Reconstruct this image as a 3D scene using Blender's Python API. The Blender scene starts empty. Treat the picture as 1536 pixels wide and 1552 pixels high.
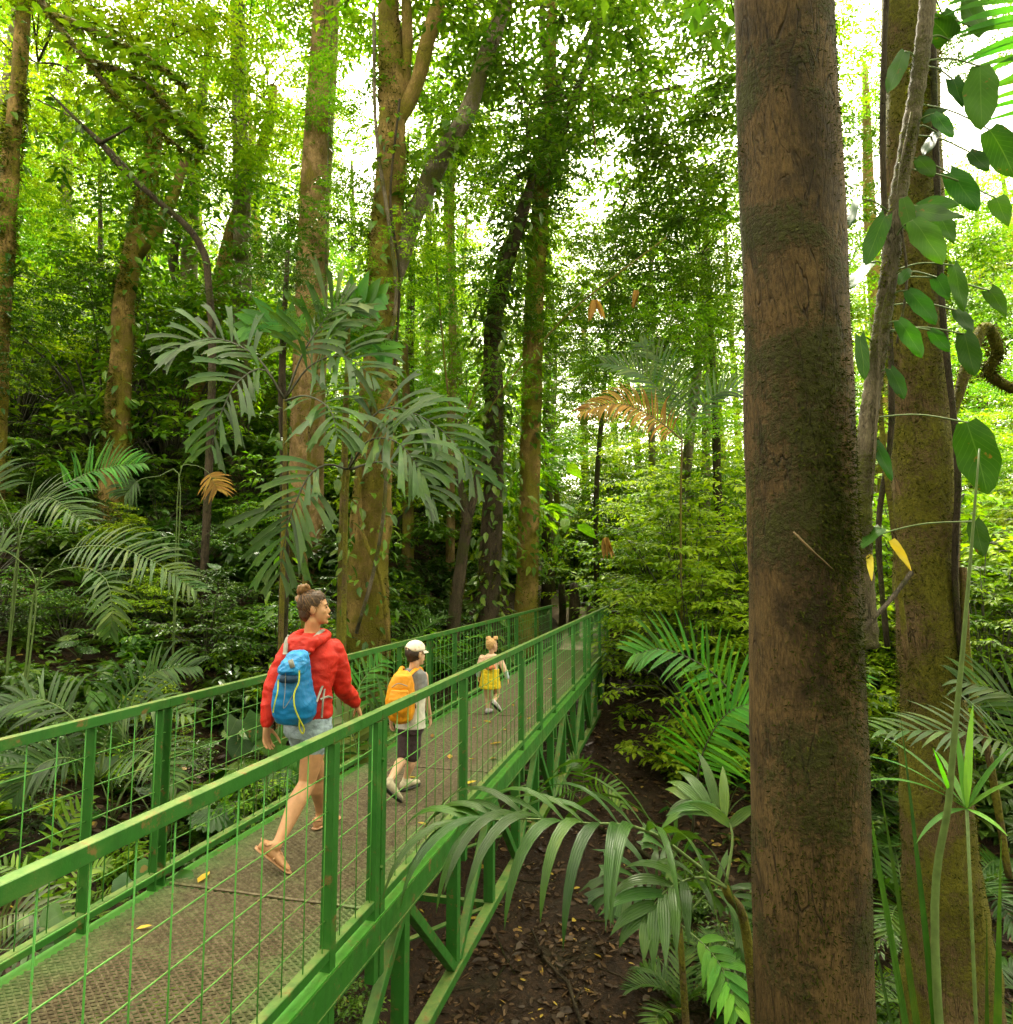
import bpy, math, random
import numpy as np
from mathutils import Vector, Matrix, noise as mnoise

# ------------------------------------------------------------------ camera, sky, sun, exposure
scene = bpy.context.scene
COL = scene.collection
YAW, PITCH, FPX, CW, CH = math.radians(14.1), math.radians(5.3), 1022.0, 1536.0, 1552.0
CAM = Vector((0.0, 0.0, 1.78))
cam_d = bpy.data.cameras.new('camera')
cam_d.sensor_fit = 'HORIZONTAL'; cam_d.sensor_width = 36.0; cam_d.lens = 36.0 * FPX / CW
cam_d.clip_start = 0.05; cam_d.clip_end = 2000.0
cam = bpy.data.objects.new('camera', cam_d); COL.objects.link(cam)
cam.location = CAM
cam.rotation_euler = (math.radians(90) + PITCH, 0.0, YAW)
scene.camera = cam

SUN_EL, SUN_AZ = math.radians(58), math.radians(-12)      # azimuth clockwise from +Y (ahead of the camera)
world = bpy.data.worlds.new('World'); scene.world = world; world.use_nodes = True
wn, wl = world.node_tree.nodes, world.node_tree.links
wn.clear()
w_out = wn.new('ShaderNodeOutputWorld'); w_bg = wn.new('ShaderNodeBackground')
w_sky = wn.new('ShaderNodeTexSky'); w_sky.sky_type = 'NISHITA'; w_sky.sun_disc = False
w_sky.sun_elevation = SUN_EL; w_sky.sun_rotation = SUN_AZ
w_sky.air_density = 1.0; w_sky.dust_density = 4.0; w_sky.ozone_density = 1.0
w_hs = wn.new('ShaderNodeHueSaturation'); w_hs.inputs['Saturation'].default_value = 0.07
wl.new(w_sky.outputs[0], w_hs.inputs['Color']); w_tint = wn.new('ShaderNodeMix'); w_tint.data_type = 'RGBA'; w_tint.blend_type = 'MULTIPLY'; w_tint.inputs[0].default_value = 1.0
w_tint.inputs[7].default_value = (1.09, 1.0, 0.74, 1)          # warm white overcast
wl.new(w_hs.outputs[0], w_tint.inputs[6]); wl.new(w_tint.outputs[2], w_bg.inputs['Color'])
w_bg.inputs['Strength'].default_value = 0.15
wl.new(w_bg.outputs[0], w_out.inputs['Surface'])

sun_d = bpy.data.lights.new('sun', 'SUN'); sun_d.energy = 2.6; sun_d.angle = math.radians(10)
sun_d.color = (1.0, 0.93, 0.78)
sun = bpy.data.objects.new('sun', sun_d); COL.objects.link(sun)
sdir = Vector((math.sin(SUN_AZ) * math.cos(SUN_EL), math.cos(SUN_AZ) * math.cos(SUN_EL), math.sin(SUN_EL)))
sun.rotation_euler = sdir.to_track_quat('Z', 'Y').to_euler()

vs = scene.view_settings
vs.view_transform = 'Standard'; vs.look = 'None'; vs.gamma = 1.0; vs.use_curve_mapping = False
vs.exposure = 3.42
cy = scene.cycles
cy.max_bounces = 5; cy.diffuse_bounces = 3; cy.glossy_bounces = 2; cy.transmission_bounces = 5
cy.transparent_max_bounces = 4; cy.use_denoising = True
cy.caustics_reflective = False; cy.caustics_refractive = False

# ------------------------------------------------------------------ helpers
_R = cam.rotation_euler.to_matrix()
def ray(px, py):
    return (_R @ Vector(((px - CW / 2) / FPX, -(py - CH / 2) / FPX, -1.0)))
def at(px, py, d):
    """point on the sight line of a photograph pixel, d metres in front of the camera"""
    return CAM + ray(px, py) * d
def depth_of(p):
    return (Vector(p) - CAM).dot(_R @ Vector((0, 0, -1)))

_GY = np.array([[-60, 0.2], [-6, -0.05], [-0.6, -0.12], [1.0, -1.6], [3.2, -2.9], [6.0, -3.3], [8.5, -2.95], [11.0, -2.05], [13.5, -1.05],
                [15.6, -0.22], [17, -0.12], [20, 0.3], [24, 1.0], [32, 2.6], [60, 5.5], [400, 20]])
def nz(x, y, s, seed=0.0):
    return mnoise.noise(Vector((x * s + seed, y * s - seed, seed * 0.37)))
def ground_h(x, y):
    g = float(np.interp(y, _GY[:, 0], _GY[:, 1]))
    edge = -3.05 - (0.22 * max(0.0, min(y, 26) - 16))
    t = edge - x
    if t > 0:
        g += 1.95 * ((t + 0.12) ** 0.54 - 0.12 ** 0.54) * min(1.0, 0.75 + 0.0 * y)  * 1.22 if t < 30 else 13.5
    tr = x - 0.8
    if tr > 0 and y > 3:
        g += min(2.2, 0.16 * tr) * min(1, (y - 3) / 5)
    on_path = abs(x - path_x(y)) < 0.9 and y > 15.5
    k = 0.25 if on_path else 1.0
    if -3.4 < x < -1.0 and y < 16: k *= 0.6
    return g + k * (0.22 * nz(x, y, 0.55, 3.1) + 0.10 * nz(x, y, 1.6, 7.7) + 0.03 * nz(x, y, 5.0, 1.2))
def path_x(y):
    t = max(0.0, y - 16.0)
    return -2.24 - 0.035 * t * t if t < 8 else -2.24 - 2.24 - 0.56 * (t - 8)
def hit(px, py, dmax=60):
    """where the sight line of a pixel meets the ground"""
    r = ray(px, py); d = 1.5
    while d < dmax:
        p = CAM + r * d
        if p.z < ground_h(p.x, p.y): return p
        d += 0.1
    return CAM + r * dmax
def gpt(px, d, sink=0.05):
    p = at(px, 871, d); return Vector((p.x, p.y, ground_h(p.x, p.y) - sink))

def link(o, parent=None):
    COL.objects.link(o)
    if parent is not None: o.parent = parent
    return o
def tag(o, label=None, cat=None, group=None, kind=None):
    if label: o['label'] = label
    if cat: o['category'] = cat
    if group: o['group'] = group
    if kind: o['kind'] = kind
    return o
def empty(name, loc=(0, 0, 0), rz=0.0):
    o = bpy.data.objects.new(name, None); COL.objects.link(o)
    o.empty_display_size = 0.1
    o.location = loc; o.rotation_euler = (0, 0, rz)
    return o
def put(name, me, parent=None, loc=None):
    """mesh object; vertices in world coordinates are kept in place under an unrotated parent empty"""
    o = bpy.data.objects.new(name, me); link(o, parent)
    if loc is not None: o.location = loc
    elif parent is not None and parent.parent is None: o.location = -Vector(parent.location)
    return o
def copy_tree(o, parent=None):
    c = o.copy(); COL.objects.link(c); c.parent = parent
    for ch in o.children:
        if ch.name != c.name: copy_tree(ch, c)
    return c

def unit(a):
    return a / np.maximum(np.linalg.norm(a, axis=-1, keepdims=True), 1e-9)

class MB:
    """collects vertices and faces; build() links them as one mesh object"""
    def __init__(s): s.V = []; s.F = {3: [], 4: []}; s.n = 0; s.A = {}; s.cnt = []
    def add(s, V, F3=None, F4=None, **attr):
        V = np.asarray(V, dtype=np.float64).reshape(-1, 3)
        if F3 is not None and len(F3): s.F[3].append(np.asarray(F3, dtype=np.int64).reshape(-1, 3) + s.n)
        if F4 is not None and len(F4): s.F[4].append(np.asarray(F4, dtype=np.int64).reshape(-1, 4) + s.n)
        for k, a in attr.items():
            a = np.broadcast_to(np.asarray(a, dtype=np.float64), (len(V),))
            s.A.setdefault(k, []).append((s.n, a))
        s.V.append(V); s.n += len(V)
    def mesh(s, name, mat, smooth=True):
        me = bpy.data.meshes.new(name)
        V = np.concatenate(s.V) if s.V else np.zeros((0, 3))
        f3 = np.concatenate(s.F[3]) if s.F[3] else np.zeros((0, 3), int)
        f4 = np.concatenate(s.F[4]) if s.F[4] else np.zeros((0, 4), int)
        me.vertices.add(len(V)); me.vertices.foreach_set('co', V.astype(np.float32).ravel())
        idx = np.concatenate([f3.ravel(), f4.ravel()]).astype(np.int32)
        st = np.concatenate([np.arange(len(f3)) * 3, len(f3) * 3 + np.arange(len(f4)) * 4]).astype(np.int32)
        me.loops.add(len(idx)); me.loops.foreach_set('vertex_index', idx)
        me.polygons.add(len(st)); me.polygons.foreach_set('loop_start', st)
        me.update(calc_edges=True)
        me.polygons.foreach_set('use_smooth', np.full(len(st), bool(smooth)))
        for k, lst in s.A.items():
            a = np.zeros(len(V), dtype=np.float32)
            for n0, v in lst: a[n0:n0 + len(v)] = v
            at_ = me.attributes.new(k, 'FLOAT', 'POINT'); at_.data.foreach_set('value', a)
        if mat is not None: me.materials.append(mat)
        me.validate(verbose=False)
        return me
    def build(s, name, mat, parent=None, smooth=True, loc=None):
        return put(name, s.mesh(name, mat, smooth), parent, loc)
    # ---- shapes
    def tube(s, pts, rad, sides=8, cap=True, bump=0.0, bs=3.0, flat=None, **attr):
        P = [Vector(p) for p in pts]; n = len(P)
        if not hasattr(rad, '__len__'): rad = [rad] * n
        T = [(P[min(i + 1, n - 1)] - P[max(i - 1, 0)]).normalized() for i in range(n)]
        u = T[0].orthogonal().normalized()
        if abs(T[0].z) > 0.7: u = (Vector((1, 0, 0)) - T[0] * T[0].x).normalized()
        V = []
        for i in range(n):
            u = (u - T[i] * u.dot(T[i])).normalized(); w = T[i].cross(u)
            for k in range(sides):
                a = 2 * math.pi * k / sides
                r = rad[i]
                d = u * math.cos(a) + w * math.sin(a)
                if bump:
                    q = P[i] + d * r
                    r *= 1 + bump * mnoise.noise(Vector((q.x * bs, q.y * bs, q.z * bs * 0.45))) + 0.5 * bump * mnoise.noise(Vector((q.x * bs * 3, q.y * bs * 3, q.z * bs * 1.3)))
                V.append(P[i] + d * r)
        F = [(i * sides + k, i * sides + (k + 1) % sides, (i + 1) * sides + (k + 1) % sides, (i + 1) * sides + k)
             for i in range(n - 1) for k in range(sides)]
        F3 = []
        if cap:
            V.append(P[0]); V.append(P[-1]); c0 = len(V) - 2; c1 = c0 + 1; b = (n - 1) * sides
            F3 = [(c0, (k + 1) % sides, k) for k in range(sides)] + [(c1, b + k, b + (k + 1) % sides) for k in range(sides)]
        s.add([tuple(v) for v in V], F3, F, **attr)
    def beam(s, a, b, w, h, up=(0, 0, 1), bev=0.0):
        """box from a to b, w across, h along 'up'"""
        a, b = Vector(a), Vector(b); t = (b - a).normalized(); up = Vector(up)
        sd = t.cross(up)
        if sd.length < 1e-4: sd = t.cross(Vector((0, 1, 0)))
        sd.normalize(); up = sd.cross(t).normalized()
        V = []
        if bev <= 0:
            ring = [(-.5, -.5), (.5, -.5), (.5, .5), (-.5, .5)]
            ring = [(x * w, y * h) for x, y in ring]
        else:
            W, H, e = w / 2, h / 2, bev
            ring = [(-W + e, -H), (W - e, -H), (W, -H + e), (W, H - e), (W - e, H), (-W + e, H), (-W, H - e), (-W, -H + e)]
        m = len(ring)
        for p in (a, b):
            for x, y in ring: V.append(p + sd * x + up * y)
        F = [(k, (k + 1) % m, m + (k + 1) % m, m + k) for k in range(m)]
        F3 = []
        for k in range(1, m - 1): F3 += [(0, k + 1, k), (m, m + k, m + k + 1)]
        s.add([tuple(v) for v in V], F3, F)
    def ellipsoid(s, c, axes, nu=14, nv=10, **attr):
        """axes: three vectors (already scaled)"""
        A = np.array([list(a) for a in axes]); c = np.array(list(c))
        V = [c + A[2]]
        for i in range(1, nv):
            th = math.pi * i / nv
            for k in range(nu):
                ph = 2 * math.pi * k / nu
                V.append(c + A[0] * math.sin(th) * math.cos(ph) + A[1] * math.sin(th) * math.sin(ph) + A[2] * math.cos(th))
        V.append(c - A[2]); e = len(V) - 1
        F3 = [(0, 1 + k, 1 + (k + 1) % nu) for k in range(nu)] + [(e, 1 + (nv - 2) * nu + (k + 1) % nu, 1 + (nv - 2) * nu + k) for k in range(nu)]
        F = [(1 + i * nu + k, 1 + (i + 1) * nu + k, 1 + (i + 1) * nu + (k + 1) % nu, 1 + i * nu + (k + 1) % nu) for i in range(nv - 2) for k in range(nu)]
        s.add(V, F3, F, **attr)
    def rings(s, rings, **attr):
        """closed loft through rings, each an array of m points"""
        m = len(rings[0]); n = len(rings)
        V = [p for r in rings for p in r]
        V += [np.mean(np.array(rings[0]), axis=0), np.mean(np.array(rings[-1]), axis=0)]
        F = [(i * m + k, i * m + (k + 1) % m, (i + 1) * m + (k + 1) % m, (i + 1) * m + k) for i in range(n - 1) for k in range(m)]
        c0, c1, b = n * m, n * m + 1, (n - 1) * m
        F3 = [(c0, (k + 1) % m, k) for k in range(m)] + [(c1, b + k, b + (k + 1) % m) for k in range(m)]
        s.add([tuple(v) for v in V], F3, F, **attr)
    def leaves(s, P, D, N, L, W, fold=0.12, droop=0.18, hi=False, var=None):
        """many leaves at once: points, axes, face normals, lengths, widths"""
        n = len(P); D = unit(D); S = unit(np.cross(D, N)); N = np.cross(S, D)
        L = np.broadcast_to(L, (n,))[:, None]; W = np.broadcast_to(W, (n,))[:, None]
        if var is None: var = np.random.rand(n)
        if not hi:
            c = P + D * L * 0.45
            l = c + S * W * .5 + N * W * fold; r = c - S * W * .5 + N * W * fold
            t = P + D * L - N * L * droop
            V = np.stack([P, l, c, r, t], axis=1).reshape(-1, 3)
            o = (np.arange(n) * 5)[:, None]
            F3 = np.concatenate([o + [0, 3, 2], o + [2, 3, 4], o + [0, 2, 1], o + [1, 2, 4]])
            s.add(V, F3, None, var=np.repeat(var, 5))
        else:
            c1 = P + D * L * .28; c2 = P + D * L * .66 - N * L * droop * .35
            l1 = c1 + S * W * .46 + N * W * fold; r1 = c1 - S * W * .46 + N * W * fold
            l2 = c2 + S * W * .40 + N * W * fold; r2 = c2 - S * W * .40 + N * W * fold
            t = P + D * L - N * L * droop
            V = np.stack([P, l1, c1, r1, l2, c2, r2, t], axis=1).reshape(-1, 3)
            o = (np.arange(n) * 8)[:, None]
            F3 = np.concatenate([o + [0, 3, 2], o + [0, 2, 1], o + [5, 6, 7], o + [4, 5, 7]])
            F4 = np.concatenate([o + [2, 3, 6, 5], o + [1, 2, 5, 4]])
            s.add(V, F3, F4, var=np.repeat(var, 8))

def spline(pts, n):
    """Catmull-Rom through points"""
    P = [Vector(p) for p in pts]
    if len(P) == 2: return [P[0].lerp(P[1], i / (n - 1)) for i in range(n)]
    P = [P[0] * 2 - P[1]] + P + [P[-1] * 2 - P[-2]]
    m = len(P) - 3; out = []
    for i in range(n):
        f = i / (n - 1) * m; k = min(int(f), m - 1); t = f - k
        a, b, c, d = P[k:k + 4]
        out.append(0.5 * ((2 * b) + (c - a) * t + (2 * a - 5 * b + 4 * c - d) * t * t + (3 * b - a - 3 * c + d) * t ** 3))
    return out
def lerp_list(v, n):
    return list(np.interp(np.linspace(0, len(v) - 1, n), np.arange(len(v)), v))

# ------------------------------------------------------------------ materials
class NT:
    def __init__(s, name):
        s.m = bpy.data.materials.new(name); s.m.use_nodes = True
        s.t = s.m.node_tree; s.t.nodes.clear()
        s.out = s.n('ShaderNodeOutputMaterial')
    def n(s, typ, **kw):
        nd = s.t.nodes.new(typ)
        for k, v in kw.items():
            if hasattr(nd, k): setattr(nd, k, v)
            else: nd.inputs[k].default_value = v
        return nd
    def l(s, a, b): s.t.links.new(a, b)
    def set(s, nd, i, v):
        if isinstance(v, bpy.types.NodeSocket): s.l(v, nd.inputs[i])
        else: nd.inputs[i].default_value = v
    def coord(s, scale=(1, 1, 1), obj=True):
        c = s.n('ShaderNodeTexCoord') if obj else s.n('ShaderNodeNewGeometry')
        mp = s.n('ShaderNodeMapping'); mp.inputs['Scale'].default_value = scale
        s.l(c.outputs['Object' if obj else 'Position'], mp.inputs[0]); return mp.outputs[0]
    def noise(s, vec, scale, detail=5, rough=0.55, dist=0.0):
        nd = s.n('ShaderNodeTexNoise'); s.l(vec, nd.inputs['Vector'])
        nd.inputs['Scale'].default_value = scale; nd.inputs['Detail'].default_value = detail
        nd.inputs['Roughness'].default_value = rough; nd.inputs['Distortion'].default_value = dist
        return nd.outputs[0]
    def ramp(s, fac, stops):
        nd = s.n('ShaderNodeValToRGB'); s.l(fac, nd.inputs[0]); e = nd.color_ramp.elements
        while len(e) < len(stops): e.new(0.5)
        for el, (p, c) in zip(e, stops):
            el.position = p; el.color = (*c, 1) if len(c) == 3 else c
        return nd.outputs[0]
    def rng(s, v, a, b, c=0.0, d=1.0):
        nd = s.n('ShaderNodeMapRange'); s.l(v, nd.inputs[0])
        for i, q in enumerate((a, b, c, d)): nd.inputs[i + 1].default_value = q
        return nd.outputs[0]
    def mix(s, fac, a, b, mode='MIX'):
        nd = s.n('ShaderNodeMix', data_type='RGBA', blend_type=mode)
        s.set(nd, 0, fac)
        s.set(nd, 6, (*a, 1) if isinstance(a, tuple) else a); s.set(nd, 7, (*b, 1) if isinstance(b, tuple) else b)
        return nd.outputs[2]
    def math(s, op, a, b=0.0):
        nd = s.n('ShaderNodeMath', operation=op); s.set(nd, 0, a); s.set(nd, 1, b); return nd.outputs[0]
    def bump(s, h, strength=0.3, dist=0.02):
        nd = s.n('ShaderNodeBump'); s.l(h, nd.inputs['Height'])
        nd.inputs['Strength'].default_value = strength; nd.inputs['Distance'].default_value = dist
        return nd.outputs[0]
    def bsdf(s, col, rough=0.6, spec=0.4, normal=None, metal=0.0):
        b = s.n('ShaderNodeBsdfPrincipled')
        s.set(b, 'Base Color', (*col, 1) if isinstance(col, tuple) else col); s.set(b, 'Roughness', rough)
        b.inputs['Specular IOR Level'].default_value = spec; b.inputs['Metallic'].default_value = metal
        if normal is not None: s.l(normal, b.inputs['Normal'])
        return b.outputs[0]
    def done(s, shader):
        s.l(shader, s.out.inputs['Surface']); return s.m

def leaf_mat(name, stops, trans=0.4, rough=0.4, spec=0.45, tint=(1.32, 1.38, 0.28), jitter=0.35, vein=False, pleat=0.0):
    t = NT(name); nrm = None
    a = t.n('ShaderNodeAttribute', attribute_name='var').outputs['Fac']
    oi = t.n('ShaderNodeObjectInfo').outputs['Random']
    mo = t.noise(t.coord(), 5.0, 4, 0.6)
    col = t.ramp(t.math('ADD', a, t.rng(mo, 0.3, 0.7, -0.28, 0.28)), stops)
    if pleat:
        u = t.n('ShaderNodeAttribute', attribute_name='across').outputs['Fac']
        rib = t.math('PINGPONG', t.math('MULTIPLY', u, pleat), 0.5)
        col = t.mix(t.rng(rib, 0.0, 0.2, 0.16, 0.0), col, (0.10, 0.15, 0.03))
        fine = t.noise(t.coord(), 60, 3)
        nrm = t.bump(t.math('ADD', rib, t.math('MULTIPLY', fine, 0.5)), 0.5, 0.006)
    if vein:
        u = t.n('ShaderNodeAttribute', attribute_name='across').outputs['Fac']
        v = t.n('ShaderNodeAttribute', attribute_name='along').outputs['Fac']
        au = t.math('ABSOLUTE', u)
        mid = t.rng(au, 0.0, 0.05, 1.0, 0.0)
        fr = t.math('PINGPONG', t.math('SUBTRACT', t.math('MULTIPLY', v, 9.0), t.math('MULTIPLY', au, 3.0)), 0.5)
        ve = t.math('MAXIMUM', mid, t.rng(fr, 0.0, 0.07, 0.55, 0.0))
        col = t.mix(t.math('MULTIPLY', ve, 0.30), col, (0.14, 0.24, 0.06))
        sp = t.rng(t.noise(t.coord(), 14, 3), 0.67, 0.72)
        col = t.mix(t.math('MULTIPLY', sp, 0.7), col, (0.16, 0.08, 0.02))
    hs = t.n('ShaderNodeHueSaturation'); t.l(col, hs.inputs['Color'])
    t.l(t.rng(oi, 0, 1, 1 - jitter, 1 + jitter), hs.inputs['Value'])
    t.l(t.rng(t.math('FRACT', t.math('MULTIPLY', oi, 7.31)), 0, 1, 0.485, 0.512), hs.inputs['Hue'])
    col = hs.outputs[0]
    b = t.bsdf(col, rough, spec, nrm)
    tr = t.n('ShaderNodeBsdfTranslucent')
    t.l(t.mix(1.0, col, tint, 'MULTIPLY'), tr.inputs[0])
    mx = t.n('ShaderNodeMixShader'); mx.inputs[0].default_value = trans
    t.l(b, mx.inputs[1]); t.l(tr.outputs[0], mx.inputs[2])
    return t.done(mx.outputs[0])

MAT = {}
MAT['leaf_bright'] = leaf_mat('leaf_bright', [(0, (0.055, 0.15, 0.008)), (0.55, (0.11, 0.235, 0.012)), (1, (0.22, 0.33, 0.02))], 0.5, 0.5, 0.2)
MAT['leaf_mid'] = leaf_mat('leaf_mid', [(0, (0.03, 0.09, 0.008)), (0.6, (0.068, 0.16, 0.012)), (1, (0.14, 0.235, 0.02))], 0.42, 0.36, 0.40)
MAT['leaf_dark'] = leaf_mat('leaf_dark', [(0, (0.018, 0.055, 0.007)), (0.6, (0.04, 0.10, 0.012)), (1, (0.08, 0.15, 0.018))], 0.32, 0.33, 0.45)
MAT['leaf_lime'] = leaf_mat('leaf_lime', [(0, (0.09, 0.20, 0.008)), (0.5, (0.18, 0.30, 0.012)), (1, (0.27, 0.37, 0.020))], 0.42, 0.55, 0.15)
MAT['leaf_olive'] = leaf_mat('leaf_olive', [(0, (0.06, 0.09, 0.02)), (0.6, (0.10, 0.14, 0.03)), (1, (0.15, 0.18, 0.04))], 0.35, 0.36, 0.5)
MAT['leaf_palm'] = leaf_mat('leaf_palm', [(0, (0.014, 0.050, 0.006)), (0.6, (0.036, 0.098, 0.010)), (1, (0.085, 0.145, 0.018))], 0.30, 0.36, 0.40, pleat=2.5)
MAT['leaf_palm_bright'] = leaf_mat('leaf_palm_bright', [(0, (0.035, 0.15, 0.015)), (0.6, (0.06, 0.22, 0.02)), (1, (0.11, 0.28, 0.02))], 0.40, 0.45, 0.25, pleat=2.5)
MAT['leaf_fern'] = leaf_mat('leaf_fern', [(0, (0.10, 0.22, 0.02)), (1, (0.20, 0.33, 0.03))], 0.45, 0.45)
MAT['leaf_yellow'] = leaf_mat('leaf_yellow', [(0, (0.42, 0.26, 0.02)), (1, (0.62, 0.48, 0.04))], 0.35, 0.5, tint=(1.1, 1.0, 0.5))
MAT['leaf_dead'] = leaf_mat('leaf_dead', [(0, (0.20, 0.105, 0.022)), (1, (0.46, 0.28, 0.06))], 0.3, 0.6, 0.2, tint=(1.1, 0.95, 0.5))
MAT['leaf_big'] = leaf_mat('leaf_big', [(0, (0.012, 0.052, 0.005)), (1, (0.034, 0.112, 0.008))], 0.30, 0.45, 0.2, vein=True, tint=(1.2, 1.3, 0.35))
MAT['litter'] = leaf_mat('litter', [(0, (0.030, 0.016, 0.009)), (0.6, (0.085, 0.045, 0.022)), (0.9, (0.16, 0.085, 0.04)), (0.965, (0.22, 0.11, 0.04)), (1, (0.42, 0.28, 0.04))], 0.12, 0.5, 0.35, tint=(1, .8, .6))
MAT['moss'] = leaf_mat('moss', [(0, (0.025, 0.034, 0.005)), (0.6, (0.065, 0.075, 0.008)), (1, (0.13, 0.125, 0.014))], 0.25, 0.8, 0.1)

MAT['moss_dark'] = leaf_mat('moss_dark', [(0, (0.014, 0.020, 0.003)), (0.7, (0.034, 0.040, 0.005)), (1, (0.060, 0.062, 0.008))], 0.2, 0.85, 0.05)
def bark_mat(name, c0, c1, moss=(0.10, 0.105, 0.012), amt=0.5, fine=1.0, blotch=0.4):
    t = NT(name); v = t.coord((1, 1, 0.30)); vi = t.coord((1, 1, 1))
    n1 = t.noise(v, 9 * fine, 8, 0.65, 0.4); n2 = t.noise(v, 38 * fine, 6, 0.7)
    base = t.ramp(n1, [(0.3, tuple(x * 0.45 for x in c0)), (0.5, c0), (0.72, c1)])
    base = t.mix(t.rng(n2, 0.35, 0.7, 0.0, 0.55), base, tuple(x * 0.4 for x in c0))
    n4 = t.noise(t.coord((1, 1, 0.22)), 130 * fine, 4, 0.7)
    base = t.mix(t.rng(n4, 0.35, 0.68, 0.0, 0.6), base, tuple(min(1, x * 1.5) for x in c1))
    ck = t.math('ABSOLUTE', t.math('SUBTRACT', t.noise(t.coord((1, 1, 0.16)), 13 * fine, 3, 0.5, 0.8), 0.5))
    crack = t.math('MULTIPLY', t.rng(ck, 0.0, 0.022, 1.0, 0.0), t.rng(t.noise(vi, 3.0, 3), 0.42, 0.6))
    base = t.mix(t.math('MULTIPLY', crack, 0.85), base, tuple(x * 0.12 for x in c0))
    bl = t.rng(t.noise(t.coord((1, 1, 0.6)), 4.3, 5, 0.65, 0.5), 0.50, 0.66, 0.0, blotch)
    base = t.mix(bl, base, tuple(x * 0.22 for x in c0))
    m1 = t.noise(vi, 2.1, 6, 0.62); m2 = t.noise(vi, 45, 4, 0.7)
    mk = t.rng(t.math('ADD', m1, t.math('MULTIPLY', t.math('SUBTRACT', m2, 0.5), 0.35)), 0.62 - amt * 0.30, 0.70 - amt * 0.22)
    mcol = t.mix(t.rng(m2, 0.3, 0.7), tuple(x * 0.45 for x in moss), moss)
    col = t.mix(mk, base, mcol)
    h = t.math('ADD', t.math('MULTIPLY', n1, 0.6), t.math('ADD', t.math('MULTIPLY', n2, 0.4), t.math('MULTIPLY', t.math('MULTIPLY', mk, m2), 0.7)))
    h = t.math('SUBTRACT', t.math('ADD', h, t.math('MULTIPLY', n4, 0.3)), t.math('MULTIPLY', crack, 0.6))
    return t.done(t.bsdf(col, 0.82, 0.25, t.bump(h, 1.0, 0.05)))
MAT['bark_big'] = bark_mat('bark_big', (0.062, 0.038, 0.014), (0.130, 0.080, 0.029), moss=(0.058, 0.060, 0.008), amt=0.42, fine=0.9, blotch=0.8)
MAT['bark_warm'] = bark_mat('bark_warm', (0.19, 0.12, 0.05), (0.34, 0.23, 0.10), moss=(0.22, 0.18, 0.02), amt=0.35)
MAT['bark_gold'] = bark_mat('bark_gold', (0.16, 0.11, 0.035), (0.33, 0.22, 0.06), moss=(0.24, 0.205, 0.018), amt=0.62)
MAT['bark_mossy'] = bark_mat('bark_mossy', (0.11, 0.072, 0.03), (0.20, 0.13, 0.06), moss=(0.20, 0.185, 0.016), amt=0.82)
MAT['bark_dark'] = bark_mat('bark_dark', (0.035, 0.026, 0.016), (0.075, 0.055, 0.03), moss=(0.06, 0.065, 0.012), amt=0.35)
MAT['bark_grey'] = bark_mat('bark_grey', (0.11, 0.09, 0.06), (0.20, 0.165, 0.11), moss=(0.12, 0.125, 0.02), amt=0.45)

def soil_mat():
    t = NT('soil'); v = t.coord()
    n1 = t.noise(v, 1.3, 6); n2 = t.noise(v, 14, 8, 0.7); n3 = t.noise(v, 60, 5, 0.7)
    c = t.ramp(n2, [(0.3, (0.009, 0.005, 0.0025)), (0.52, (0.034, 0.017, 0.007)), (0.7, (0.075, 0.036, 0.015))])
    c = t.mix(t.rng(n1, 0.55, 0.75, 0, 0.55), c, (0.035, 0.036, 0.010))
    return t.done(t.bsdf(c, 0.75, 0.35, t.bump(t.math('ADD', n2, t.math('MULTIPLY', n3, 0.5)), 1.0, 0.06)))
MAT['soil'] = soil_mat()
def path_mat():
    t = NT('path'); v = t.coord()
    n1 = t.noise(v, 2.0, 6); n2 = t.noise(v, 25, 6, 0.7)
    c = t.ramp(n1, [(0.3, (0.11, 0.075, 0.045)), (0.7, (0.23, 0.17, 0.115))])
    c = t.mix(t.rng(n2, 0.4, 0.7, 0, 0.5), c, (0.09, 0.055, 0.03))
    return t.done(t.bsdf(c, 0.8, 0.3, t.bump(n2, 0.6, 0.02)))
MAT['path'] = path_mat()
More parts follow.
